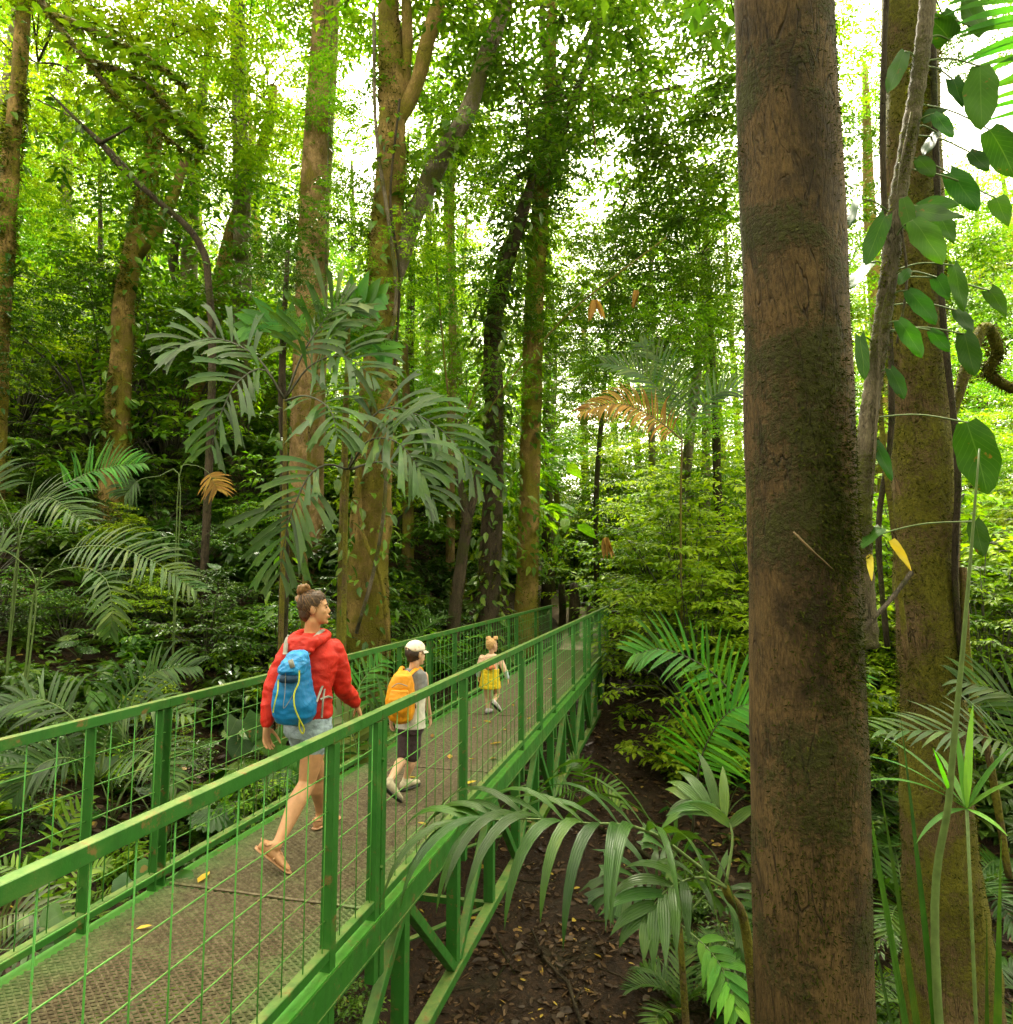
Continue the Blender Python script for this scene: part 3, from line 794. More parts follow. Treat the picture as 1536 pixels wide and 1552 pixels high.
def fan_leaf(mb, c, d, nrm, R, n=18, span=300, droop=0.5):
    """round pleated fan blade"""
    d = Vector(d).normalized(); nrm = Vector(nrm); s = d.cross(nrm).normalized(); u = s.cross(d).normalized()
    V = [tuple(c)]; F3 = []; F4 = []; rows = 3
    for i in range(2 * n + 1):
        a = math.radians(-span / 2 + span * i / (2 * n))
        for r in range(1, rows + 1):
            q = r / rows; rr = R * q * (1 if i % 2 == 0 else 0.99 if r < rows else 0.90)
            p = Vector(c) + (d * math.cos(a) + s * math.sin(a)) * rr + u * ((0.035 if i % 2 else -0.035) * R * q) + Vector((0, 0, -droop * R * q * q * 0.5))
            V.append(tuple(p))
    for i in range(2 * n):
        a, b = 1 + i * rows, 1 + (i + 1) * rows
        F3.append((0, a, b))
        for r in range(rows - 1): F4.append((a + r, a + r + 1, b + r + 1, b + r))
    mb.add(V, F3, F4, var=rnd.random(), across=0.3)
def plant_fan(seed, nl, H, R):
    rnd.seed(seed); st, fo = MB(), MB()
    for k in range(nl):
        az = 6.283 * k / nl + rnd.uniform(-.4, .4); pts = arc((0, 0, 0), az, math.radians(rnd.uniform(50, 80)), H * rnd.uniform(.6, 1.1), math.radians(rnd.uniform(10, 40)))
        st.tube(pts, 0.008, 5)
        fan_leaf(fo, pts[-1], (math.cos(az), math.sin(az), -0.3), (0, 0, 1), R * rnd.uniform(.7, 1.1))
    return st.mesh('stems', MAT['stem']), fo.mesh('foliage', MAT['leaf_palm'], smooth=False)

PLANT = {
    'fern': [plant_fern(21, 9, 0.75, 'leaf_mid'), plant_fern(22, 11, 0.6, 'leaf_bright')],
    'palm': [plant_fern(23, 7, 1.5, 'leaf_palm', 20, 0.26, 0.030, 68, 90), plant_fern(24, 6, 1.7, 'leaf_palm', 22, 0.24, 0.028, 72, 100)],
    'broad': [plant_broad(25, 9, 0.9, 0.17, 'leaf_mid'), plant_broad(26, 8, 1.0, 0.20, 'leaf_dark'), plant_broad(27, 10, 1.1, 0.15, 'leaf_bright')],
    'bush': [plant_bush(28, (0.9, 0.9, 1.0), 45, 0.075, 'leaf_mid'), plant_bush(29, (1.0, 0.9, 1.2), 50, 0.085, 'leaf_bright'), plant_bush(30, (0.9, 1.0, 1.1), 48, 0.08, 'leaf_dark')],
    'aroid': [plant_aroid(31, 8, 0.7, 0.32), plant_aroid(32, 7, 0.9, 0.36)],
    'fan': [plant_fan(33, 7, 0.8, 0.34)],
    'bigleaf': [plant_broad(51, 9, 1.9, 0.30, 'leaf_mid', 12, .42), plant_broad(52, 8, 2.2, 0.26, 'leaf_dark', 12, .40), plant_broad(53, 9, 2.0, 0.28, 'leaf_bright', 12, .45)],
    'limelet': [plant_bush(37, (1.1, 1.1, 2.4), 70, 0.12, 'leaf_lime'), plant_bush(38, (1.2, 1.0, 2.0), 70, 0.10, 'leaf_lime'), plant_broad(39, 10, 1.2, 0.16, 'leaf_lime')],
    'treelet': [plant_bush(34, (1.1, 1.1, 2.6), 80, 0.11, 'leaf_bright'), plant_bush(35, (1.2, 1.1, 2.4), 80, 0.10, 'leaf_lime'), plant_bush(36, (1.0, 1.1, 2.6), 75, 0.12, 'leaf_mid')],
}
def plant(kind, v, loc, s, name, label, cat, group, rz=None, tilt=0.0):
    st, fo = PLANT[kind][v % len(PLANT[kind])]
    e = empty(name, loc, rnd.uniform(0, 6.28) if rz is None else rz); e.scale = (s, s, s); e.rotation_euler.x = tilt
    for nm, me in (('stems', st), ('foliage', fo)):
        o = bpy.data.objects.new(nm, me); link(o, e); o['kind'] = 'stuff'
    return tag(e, label, cat, group)
# ------------------------------------------------------------------ the trees one can tell apart
def tree(name, label, base_px, pts, rad, mat, sides=14, bump=0.12, flare=0.4, limbs=(), crowns=(), climb=None, moss=None, cat='tree', group=None, vines=(), n=None, base=None):
    """pts: (px, py, depth) up the trunk above its base; radii in metres"""
    W = [at(*p) for p in pts]
    d0 = pts[0][2]
    b = W[0].copy()
    g = ground_h(b.x, b.y)
    if b.z > g: W = [Vector((b.x, b.y, g - 0.15))] + W; rad = [rad[0]] + list(rad)
    root = empty(name, (W[0].x, W[0].y, g)); tag(root, label, cat, group)
    mb, P, R = trunk_mesh(W, rad, n=n, sides=sides, bump=bump, flare=flare)
    mb.build('trunk', MAT[mat], root)
    for lp, lr, lm in limbs:
        m2, _, _ = trunk_mesh([at(*q) for q in lp], lr, sides=9, bump=bump); m2.build('limb', MAT[lm], root)
    for k, c, s in crowns: add_crown(root, k, at(*c), s, br=s > .5)
    if climb: climbers(P, R, parent=root, **climb)
    if moss: moss_tufts(P, R, parent=root, **moss)
    for vp, vr, vm in vines:
        m3 = MB(); q = spline([at(*a) for a in vp], 26); m3.tube(q, vr, 6, bump=0.2, bs=12); m3.build('vine', MAT[vm], root)
    return root, P, R

# big near trunk on the right
def near_trunk():
    pts = [(1236, 1700, 3.02), (1233, 1552, 3.0), (1228, 1300, 3.0), (1222, 1000, 3.0), (1212, 700, 3.0), (1203, 400, 3.0), (1192, 150, 3.0), (1185, -60, 3.0), (1176, -500, 3.0)]
    rad = [0.250, 0.247, 0.243, 0.237, 0.228, 0.220, 0.211, 0.204, 0.19]
    root, P, R = tree('broad_tree', 'thickest and nearest trunk, rough brown bark with moss, right of the bridge', None, pts, rad, 'bark_big', sides=120, bump=0.045, flare=0.25, n=260,
                      moss=dict(n=6000, L=0.016, mat='moss_dark', seed=3, lo=0.2, hi_=0.8))
    np.random.seed(4)
    # mossy right flank, as seen from the bridge side
    moss_tufts(P, R, 7000, 0.013, root, lo=0.15, hi_=0.95, mat='moss_dark', seed=8, face=math.radians(-8), spread=0.5)
    moss_tufts(P, R, 4000, 0.024, root, lo=0.42, hi_=0.60, mat='moss_dark', seed=9, face=math.radians(-62), spread=0.22)
    moss_tufts(P, R, 2500, 0.020, root, lo=0.2, hi_=0.42, mat='moss_dark', seed=10, face=math.radians(-85), spread=0.4)
    m = MB(); m.tube(spline([at(1203, 806, 2.735), at(1232, 835, 2.70), at(1262, 862, 2.735)], 8), [.004, .005, .005, .005, .004, .004, .003, .002], 6)
    m.build('twig', MAT['stem_brown'], root)
    add_crown(root, 'd', at(1150, -900, 3.6), 1.1)
near_trunk()

def mossy_right():
    pts = [(1440, 1480, 5.6), (1425, 1300, 5.55), (1412, 1050, 5.5), (1402, 800, 5.5), (1392, 560, 5.5), (1384, 330, 5.5), (1380, 100, 5.5), (1374, -100, 5.5), (1365, -500, 5.6)]
    rad = [0.34, 0.27, 0.235, 0.23, 0.215, 0.205, 0.20, 0.195, 0.18]
    v = [([(1345, 980, 5.3), (1332, 800, 5.25), (1352, 640, 5.2), (1345, 420, 5.25), (1338, 200, 5.3), (1345, -40, 5.3)], 0.022, 'bark_dark'),
         ([(1465, 1060, 5.3), (1448, 880, 5.25), (1452, 700, 5.2), (1430, 480, 5.25), (1420, 250, 5.25), (1412, -20, 5.3)], 0.024, 'bark_dark'),
         ([(1375, 1000, 5.2), (1358, 830, 5.2), (1342, 700, 5.2), (1330, 560, 5.2)], 0.02, 'bark_mossy'),
         ([(1530, 1330, 5.2), (1500, 1150, 5.2), (1470, 1020, 5.2), (1460, 860, 5.3)], 0.028, 'bark_mossy'),
         ([(1300, 960, 4.6), (1345, 915, 4.9), (1382, 868, 5.2)], 0.018, 'bark_dark')]
    root, P, R = tree('mossy_tree', 'moss-covered trunk wrapped in lianas at the right edge', None, pts, rad, 'bark_mossy', sides=48, bump=0.16, flare=0.5, n=140, vines=v,
                      crowns=[('d', (1500, -400, 6.5), 0.9), ('b', (1300, 60, 10), .42), ('a', (1312, 250, 10.5), .36), ('b', (1292, 420, 11), .40), ('a', (1480, 60, 8.5), .2), ('b', (1505, 320, 9), .36), ('a', (1530, 430, 9), .34), ('b', (1445, 350, 9.5), .30), ('b', (1300, 540, 11), .4), ('f', (1490, 330, 12), .5)])
    moss_tufts(P, R, 14000, 0.028, root, lo=0.1, hi_=0.8, seed=12, clump=False)
    moss_tufts(P, R, 5000, 0.04, root, lo=0.2, hi_=0.8, seed=13)
    # gnarled mossy side branch
    m, PP, RR = trunk_mesh([at(1536, 590, 5.9), at(1500, 565, 5.8), at(1512, 530, 5.7), at(1488, 500, 5.6), at(1440, 640, 5.5)], [0.04, 0.045, .05, .05, .04], sides=9, bump=0.3, n=30)
    m.build('limb', MAT['bark_mossy'], root); moss_tufts(PP, RR, 900, 0.05, root, seed=14, clump=False)
mossy_right()

T = tree
# the forked, vine-wrapped tree behind the woman
_r, _P, _Rr = T('forked_tree', 'large forked tree with golden moss and clinging vines behind the woman', None,
  [(556, 985, 11.2), (562, 800, 11.2), (572, 620, 11.2), (578, 480, 11.2), (588, 330, 11.3), (597, 180, 11.4), (590, 40, 11.5), (585, -220, 11.8)],
  [0.35, 0.31, 0.29, 0.28, 0.26, 0.23, 0.20, 0.14], 'bark_gold', sides=26, bump=0.26, flare=0.3, n=90,
  limbs=[([(590, 440, 11.3), (625, 335, 11.3), (668, 238, 11.2), (705, 175, 11.1), (738, 85, 11.0), (775, -30, 11.0), (800, -200, 11)], [0.17, 0.16, 0.155, 0.15, 0.13, 0.11, .07], 'bark_grey'),
         ([(602, 190, 11.4), (632, 125, 11.3), (648, 60, 11.2), (672, -30, 11.2), (690, -200, 11.2)], [0.14, 0.13, 0.12, 0.10, .07], 'bark_gold'),
         ([(612, 170, 11.5), (618, 60, 11.4), (612, -60, 11.3)], [0.10, 0.09, 0.07], 'bark_gold')],
  vines=[([(540, 960, 10.8), (570, 850, 10.75), (585, 720, 10.85), (562, 600, 10.85), (600, 470, 10.9), (590, 340, 10.95), (570, 200, 11.0), (567, 20, 11.1)], 0.032, 'bark_grey'),
         ([(590, 980, 10.85), (578, 880, 10.8), (548, 800, 10.85), (545, 700, 10.9)], 0.04, 'bark_gold'),
         ([(598, 560, 10.9), (606, 420, 11.0), (592, 300, 11.0), (606, 150, 11.1)], 0.022, 'bark_dark')],
  climb=dict(n=620, L=0.2, mat=MAT['leaf_mid'], lo=0.02, hi_=0.75, seed=31),
  moss=dict(n=4500, L=0.07, seed=32),
  crowns=[('b', (545, 470, 11.4), .3), ('b', (615, 395, 11.2), .36), ('e', (645, 330, 11.6), .34), ('b', (560, 290, 11.5), .32), ('e', (690, 250, 11.4), .4), ('b', (540, 120, 11.8), .4), ('a', (655, 420, 12.5), .4), ('d', (548, 330, 12.2), .36), ('b', (640, -90, 12), 1.0), ('a', (800, 110, 12.2), 0.75), ('a', (770, -80, 11.5), 0.9), ('e', (540, -120, 12.5), 0.9)])
climbers([at(625, 335, 11.2), at(668, 238, 11.1), at(705, 175, 11.0)], [.17, .16, .15], 160, 0.25, MAT['leaf_mid'], _r, seed=35)

T('straight_tree', 'straight warm brown trunk left of the forked tree, bare up to the canopy', None,
  [(462, 830, 13.5), (468, 600, 13.5), (473, 420, 13.5), (482, 230, 13.5), (494, 30, 13.6), (502, -200, 13.8)], [0.36, 0.33, 0.31, 0.29, 0.27, 0.22], 'bark_warm', sides=20, bump=0.07,
  vines=[([(492, 480, 13.1), (497, 250, 13.1), (503, 40, 13.2), (505, -60, 13.3)], 0.02, 'bark_grey')],
  climb=dict(n=110, L=0.2, mat=MAT['leaf_mid'], lo=0.6, hi_=0.95, seed=41), moss=dict(n=2600, L=0.06, seed=42, face=math.radians(200), spread=.5),
  crowns=[('b', (500, 330, 13.2), .3), ('d', (440, 380, 14), .36), ('c', (430, 250, 14), .4), ('b', (510, 180, 13.6), .34), ('b', (470, -170, 14), 1.1), ('c', (360, -60, 14.5), 0.9)])
T('golden_tree', 'slim golden-mossed trunk right beside the far half of the bridge railing', None,
  [(797, 1000, 15.0), (800, 860, 15.0), (804, 700, 15.0), (808, 520, 15.0), (814, 380, 15.0), (826, 250, 15.0), (834, 140, 15.0), (836, 20, 15.0), (838, -160, 15.2)],
  [0.27, 0.24, 0.23, 0.22, 0.20, 0.17, 0.14, 0.11, 0.07], 'bark_gold', sides=18, bump=0.14,
  limbs=[([(830, 275, 15.0), (850, 205, 14.9), (878, 130, 14.8), (905, 60, 14.7), (918, -20, 14.6)], [0.12, 0.11, .10, 0.08, 0.06], 'bark_dark'),
         ([(836, 140, 15), (868, 95, 14.9), (898, 40, 14.8), (912, -30, 14.8)], [0.09, 0.08, .07, 0.05], 'bark_dark'),
         ([(838, 150, 15), (880, 142, 15.2), (950, 150, 15.4), (1030, 130, 15.6)], [0.09, 0.08, .07, 0.04], 'bark_dark'),
         ([(826, 250, 15), (790, 265, 14.8), (765, 290, 14.6), (742, 335, 14.5)], [0.07, 0.06, .05, 0.03], 'bark_dark'),
         ([(832, 130, 15), (824, 60, 15), (820, -20, 15)], [0.07, 0.06, 0.05], 'bark_dark')],
  climb=dict(n=1100, L=0.22, mat=MAT['leaf_bright'], lo=0.12, hi_=0.72, out=0.22, seed=51), moss=dict(n=3500, L=0.07, seed=52),
  crowns=[('a', (930, 420, 15.5), .52), ('b', (1010, 500, 15), .52), ('a', (1085, 520, 15.5), .5), ('b', (900, 610, 16.5), .45), ('a', (1000, 380, 17), .6), ('a', (1095, 440, 16), .5), ('g', (960, 520, 18), .7), ('b', (1050, 600, 16), .5), ('g', (1060, 300, 18), .7), ('a', (880, 520, 18), .55), ('b', (830, 470, 14.8), .4), ('e', (780, 430, 15), .42), ('b', (850, 560, 15.3), .38), ('b', (775, 590, 14.8), .32), ('c', (860, 400, 16), .5), ('e', (830, 660, 15.6), .34), ('c', (900, 480, 16.5), .5), ('b', (960, 560, 17), .5), ('c', (1040, 480, 17.5), .55), ('f', (1090, 400, 18), .55), ('a', (960, 90, 15.2), 0.95), ('d', (860, -90, 15), 0.9), ('a', (1040, 210, 16), 0.95), ('a', (720, 200, 15.5), 0.8), ('a', (950, 270, 16.5), .8), ('a', (1075, 60, 15.5), .85), ('b', (1060, 350, 17), .8), ('b', (880, 380, 17.5), .7)])
T('vine_hung_tree', 'dark leaning trunk hung with leafy climbers left of the golden trunk', None,
  [(738, 960, 13.6), (746, 800, 13.6), (750, 640, 13.6), (748, 500, 13.6), (768, 400, 13.7), (790, 330, 13.8), (812, 250, 14.0)], [0.25, 0.21, 0.19, 0.18, 0.16, 0.13, .08], 'bark_dark', bump=0.2,
  climb=dict(n=1300, L=0.24, mat=MAT['leaf_mid'], lo=0.05, hi_=0.9, out=0.25, seed=61), moss=dict(n=2500, L=0.08, seed=62), crowns=[('b', (735, 560, 13.5), .36), ('d', (770, 480, 13.6), .34), ('b', (725, 440, 14), .4), ('e', (700, 560, 14.4), .36), ('b', (720, 660, 13.6), .28), ('e', (750, 360, 14.5), .4), ('d', (800, 270, 14.3), 0.55)])
T('small_forked_tree', 'thin dark treelet with a Y fork behind the far railing', None,
  [(688, 945, 13.0), (700, 850, 13.0), (708, 785, 13.0), (700, 745, 13.0), (690, 690, 13.0)], [0.13, 0.11, 0.11, 0.07, 0.05], 'bark_dark',
  limbs=[([(708, 790, 13.0), (720, 750, 13.0), (724, 715, 13.0), (740, 680, 13.0)], [0.09, 0.07, .06, .03], 'bark_dark')], moss=dict(n=900, L=0.06, seed=64))
T('pale_sapling', 'thin pale speckled trunk between the forked and the golden tree', None,
  [(682, 930, 15.5), (684, 640, 15.5), (686, 500, 15.5), (684, 340, 15.5), (690, 200, 15.6)], [0.10, 0.10, 0.09, .08, .05], 'bark_warm', crowns=[('c', (660, 520, 16), .42), ('b', (640, 600, 15.8), .38), ('c', (655, 420, 17), .45), ('f', (630, 480, 18), .5), ('b', (690, 190, 16), 0.6)])
T('mossy_hill_tree', 'mossy yellow-green trunk standing up the left slope', None,
  [(176, 705, 13.4), (180, 600, 13.4), (190, 460, 13.4), (208, 350, 13.4), (232, 240, 13.5), (245, 140, 13.6)], [0.25, 0.21, 0.20, 0.17, 0.14, 0.10], 'bark_gold', bump=0.22,
  limbs=[([(205, 390, 13.4), (240, 345, 13.3), (262, 300, 13.2), (285, 230, 13.2)], [0.13, .12, .10, .07], 'bark_mossy')],
  moss=dict(n=4000, L=0.09, seed=71), climb=dict(n=200, L=0.22, mat=MAT['leaf_mid'], lo=.2, hi_=.9, seed=72), crowns=[('d', (160, 430, 13.6), .34), ('b', (215, 300, 13.4), .34), ('d', (120, 480, 13.8), .38), ('c', (150, 330, 14.4), .45), ('c', (250, 120, 14), 0.85), ('b', (300, 190, 14.5), .7)])
T('edge_tree', 'mossy trunk cut by the left edge of the view', None,
  [(-10, 700, 12.0), (0, 500, 12), (8, 380, 12), (16, 250, 12), (28, 120, 12), (42, -60, 12.1)], [0.19, 0.165, 0.15, 0.135, 0.12, 0.10], 'bark_gold', bump=0.2,
  moss=dict(n=3500, L=0.09, seed=74), climb=dict(n=160, L=0.2, mat=MAT['leaf_mid'], seed=75), crowns=[('d', (40, 460, 12), .34), ('b', (50, 330, 12.4), .36), ('c', (70, 220, 13), .45), ('d', (15, 560, 11.8), .3), ('c', (60, 60, 13), 0.8), ('b', (10, -120, 12.5), .9)])
T('leaning_tree', 'slender yellow-mossed trunk leaning right on the upper left slope', None,
  [(300, 640, 16), (318, 520, 16), (345, 380, 16), (372, 290, 16), (402, 210, 16), (415, 130, 16)], [0.22, 0.20, 0.18, .16, .14, .10], 'bark_gold',
  moss=dict(n=2500, L=0.1, seed=77), crowns=[('c', (340, 470, 16), .4), ('d', (380, 430, 15.5), .45), ('f', (330, 330, 16.5), .5), ('b', (270, 520, 15.5), .42), ('f', (400, 110, 16.5), 0.95)])
T('grey_hill_tree', 'grey trunk with a dark twin stem in the thicket up the left slope', None,
  [(268, 640, 17), (285, 450, 17), (290, 330, 17), (300, 200, 17), (312, 100, 17), (325, 20, 17)], [0.24, 0.22, 0.18, .14, .10, .06], 'bark_grey',
  limbs=[([(285, 460, 17), (262, 400, 16.8), (275, 330, 16.6), (290, 260, 16.4)], [.14, .12, .10, .06], 'bark_dark')],
  crowns=[('f', (320, 20, 17), 1.0), ('c', (230, 200, 17), .8)])
# arching dark branch and mossy branch at upper left belong to a tree just outside the view
def overhanging():
    root, P, R = tree('overhanging_tree', 'dark arching stem with twigs crossing the upper left thicket', None,
      [(322, 560, 11.5), (316, 430, 11.5), (310, 385, 11.5), (285, 345, 11.4), (240, 305, 11.3), (190, 260, 11.2), (150, 215, 11.1), (110, 175, 11.0), (75, 140, 11.0)],
      [0.065, 0.06, 0.06, 0.055, 0.05, 0.042, 0.035, 0.025, 0.015], 'bark_dark', flare=0.2,
      limbs=[([(150, 218, 11.1), (175, 205, 11), (200, 190, 10.9)], [.03, .02, .012], 'bark_dark'), ([(230, 300, 11.3), (180, 240, 11.4), (120, 185, 11.5), (55, 150, 11.6)], [.03, .025, .018, .01], 'bark_dark')],
      climb=dict(n=120, L=0.14, mat=MAT['leaf_mid'], lo=0.5, hi_=1, seed=81))
overhanging()
def near_branch():
    """leafy mossy bough hanging into the top left corner"""
    root = empty('leafy_bough', at(40, -40, 6.2)); tag(root, 'mossy bough with large dark green leaves reaching in at the top left corner', 'branch')
    lines = [[(40, -40, 6.2), (75, 20, 6.2), (130, 90, 6.1), (180, 150, 6.0), (230, 190, 6.0), (300, 245, 6.0)], [(75, 20, 6.2), (150, 50, 6.0), (220, 85, 5.9), (285, 130, 5.8)], [(130, 90, 6.1), (210, 120, 6.0), (270, 180, 5.9), (310, 225, 5.9)]]
    fo = MB(); np.random.seed(91)
    for ln in lines:
        m, P, R = trunk_mesh([at(*q) for q in ln], [.03, .026, .02, .014, .008], sides=7, bump=.3, n=24); m.build('limb', MAT['bark_mossy'], root)
        moss_tufts(P, R, 700, 0.06, root, seed=92, clump=False)
        C = np.array([list(p) for p in P[6:]])
        sprays(fo, C, 2, 3, 0.26, 0.14, 0.42, hi=True)
    o = fo.build('foliage', MAT['leaf_mid'], root, smooth=False); o['kind'] = 'stuff'
near_branch()

# thin trunks among the foliage, one by one
_thin = [(622, 900, 17, 620, 560, .16, 'bark_dark', 'dark thin trunk just right of the forked tree'), (612, 960, 14.5, 618, 700, .13, 'bark_mossy', 'short mossy stem behind the left railing, right of the forked tree'),
         (828, 905, 22, 832, 480, .14, 'bark_dark', 'dark slim trunk beside the path, close behind the golden trunk'), (838, 900, 24, 842, 560, .09, 'bark_grey', 'thin grey stem at the left side of the path'),
         (1070, 800, 21, 1072, 430, .13, 'bark_grey', 'thin grey trunk high in the bright foliage left of the near trunk'), (1105, 880, 18, 1085, 640, .12, 'bark_dark', 'dark crooked stem touching the near trunk from behind'),
         (430, 905, 9.5, 428, 560, .06, 'bark_dark', 'thin dark pole stem left of the straight trunk'), (517, 930, 9.0, 524, 640, .05, 'bark_mossy', 'slim mossy stem rising behind the head of the woman'),
         (145, 640, 18, 152, 420, .09, 'bark_dark', 'thin dark stem left of the mossy hill trunk'), (222, 640, 18, 225, 410, .07, 'bark_dark', 'thin dark stem right of the mossy hill trunk'),
         (640, 850, 20, 650, 330, .12, 'bark_grey', 'faint grey trunk in the gap right of the forked tree'), (985, 830, 24, 980, 520, .12, 'bark_grey', 'far grey trunk under the brown palm frond'),
         (905, 900, 20, 915, 600, .08, 'bark_dark', 'dark sapling stem right of the path end')]
for k, (bx, by, d, tx, ty, r, mt, lab) in enumerate(_thin):
    T('slim_tree', lab, None, [(bx, by, d), ((bx + tx) / 2 + rnd.uniform(-6, 6), (by + ty) / 2, d), (tx, ty, d), (tx + rnd.uniform(-10, 15), ty - 180, d)], [r * 1.1, r, r * .85, r * .5], mt, sides=9,
      crowns=[(rnd.choice('bcef'), (tx, ty - 190, d), 0.45)] if d > 12 else [('d', (tx, ty - 150, d), .22), ('b', (tx + 8, ty - 60, d), .18)], climb=dict(n=90, L=0.2, mat=MAT['leaf_mid'], lo=.2, hi_=.95, seed=100 + k), group='slim trunks in the thicket')

# dark posts / cut stumps at the end of the bridge
for px, d, h, r, lab in ((852, 19.5, 1.5, 0.11, 'dark upright stump left of the path end'), (870, 18.5, 1.7, 0.15, 'thick dark stump standing right of the path'), (893, 17.6, 1.2, 0.10, 'small dark stump behind the right railing end'),
                         (930, 16.0, 1.5, 0.17, 'brown broken trunk rising beside the right far end of the bridge')):
    b = gpt(px, d, 0.2)
    m = MB(); m.tube([b + Vector((0.012 * math.sin(i * 1.3 + px), 0.01 * math.cos(i + px), h * i / 6)) for i in range(7)], [r * 1.15, r * 1.03, r, r * .97, r, r * .92, r * .8], 12, bump=0.25, bs=6)
    o = m.build('tree_stump', MAT['bark_dark']); tag(o, lab, 'stump')

# far wood: each tree on its own spot, all much alike
def forest():
    rnd.seed(77); spots = []
    tries = 0
    while len(spots) < 68 and tries < 8000:
        tries += 1
        d = rnd.uniform(15, 44); px = rnd.uniform(-250, 1790)
        p = at(px, 871, d)
        if abs(p.x - path_x(p.y)) < 1.9 and p.y < 30: continue
        if 700 < px < 1000 and d < 22: continue
        if any((p.x - q[0]) ** 2 + (p.y - q[1]) ** 2 < 2.6 ** 2 for q in spots): continue
        spots.append((p.x, p.y, d, px))
    for k, (x, y, d, px) in enumerate(spots):
        g = ground_h(x, y); h = rnd.uniform(9, 19); r = rnd.uniform(0.10, 0.24)
        root = empty('forest_tree', (x, y, g))
        side = 'left slope' if px < 500 else 'far middle' if px < 1000 else 'far right'
        tag(root, ('tall ' if h > 15 else 'lower ' if h < 11.5 else '') + ('far ' if d > 32 else 'nearer ' if d < 22 else '') + 'forest tree, ' + ('stout' if r > .19 else 'slim' if r < .14 else 'plain') + ' trunk, ' + side + ', ' + where(px), 'tree', f'background trees, {side}')
        lean = Vector((rnd.uniform(-.08, .08), rnd.uniform(-.08, .08), 1))
        P = [Vector((0, 0, -0.3)), lean * h * .35 + Vector((rnd.uniform(-.2, .2), 0, 0)), lean * h * .7, lean * h]
        m = MB(); q = spline(P, 14); m.tube(q, lerp_list([r * 1.3, r, r * .8, r * .4], 14), 8, bump=.15)
        m.build('trunk', MAT[rnd.choice(['bark_grey', 'bark_mossy', 'bark_dark', 'bark_gold'])], root, loc=(0, 0, 0))
        kinds = rnd.choice(['bfbae', 'cgbce', 'egcbf', 'bcegb', 'fbgcb'])
        zs = [h * q for q in (.14, .30, .48, .70, .95)]
        for j, (kk, z) in enumerate(zip(kinds, zs)):
            off = Vector((rnd.uniform(-1.8, 1.8), rnd.uniform(-1.8, 1.8), 0))
            add_crown(root, kk, root.location + lean * z + off, rnd.uniform(0.7, 1.1) * (1 if d < 28 else 1.25) * (1.1, 1.1, 1, .85, .7)[j], br=j > 2)
forest()

def far_wood():
    np.random.seed(311); mb = MB(); n = 1900
    d = np.random.uniform(28, 56, n); px = np.random.uniform(-350, 1900, n); C = []
    for k in range(n):
        p = at(px[k], 871, d[k]); g = ground_h(p.x, p.y)
        top = 13 + 5 * nz(p.x, p.y, 0.12, 2.2)
        C.append((p.x, p.y, g + top * np.random.rand() ** 1.35))
    sprays(mb, np.array(C), 7, 6, 1.5, 0.30, 0.45)
    o = mb.build('far_wood', MAT['leaf_bright'], smooth=False); tag(o, 'far mass of light green forest closing the view', 'forest', kind='stuff')
far_wood()

# wood behind and beside the viewpoint: unseen trees added to dim the front light
def shading_trees():
    rnd.seed(78)
    for x, y in ((-7.5, -9), (-1.5, -8), (4, -6), (7.5, -2), (3.2, -11), (-4, -12), (10, -8), (8.5, 4.5)):
        g = ground_h(x, y); h = rnd.uniform(9, 14); r = rnd.uniform(.12, .22); root = empty('forest_tree', (x, y, g)); tag(root, 'unseen forest tree added behind or beside the viewpoint to dim the light', 'tree', 'unseen trees added around the viewpoint')
        m = MB(); m.tube(spline([Vector((0, 0, -.3)), Vector((rnd.uniform(-.3, .3), 0, h * .5)), Vector((0, rnd.uniform(-.4, .4), h))], 14), lerp_list([r * 1.3, r, r * .5], 14), 8, bump=.15); m.build('trunk', MAT['bark_grey'], root, loc=(0, 0, 0))
        for q, kk in zip((.35, .55, .75, .95), rnd.choice(['bafb', 'cabe', 'bdfa'])): add_crown(root, kk, root.location + Vector((rnd.uniform(-1.2, 1.2), rnd.uniform(-1.2, 1.2), h * q)), rnd.uniform(.9, 1.15), br=q > .6)
shading_trees()
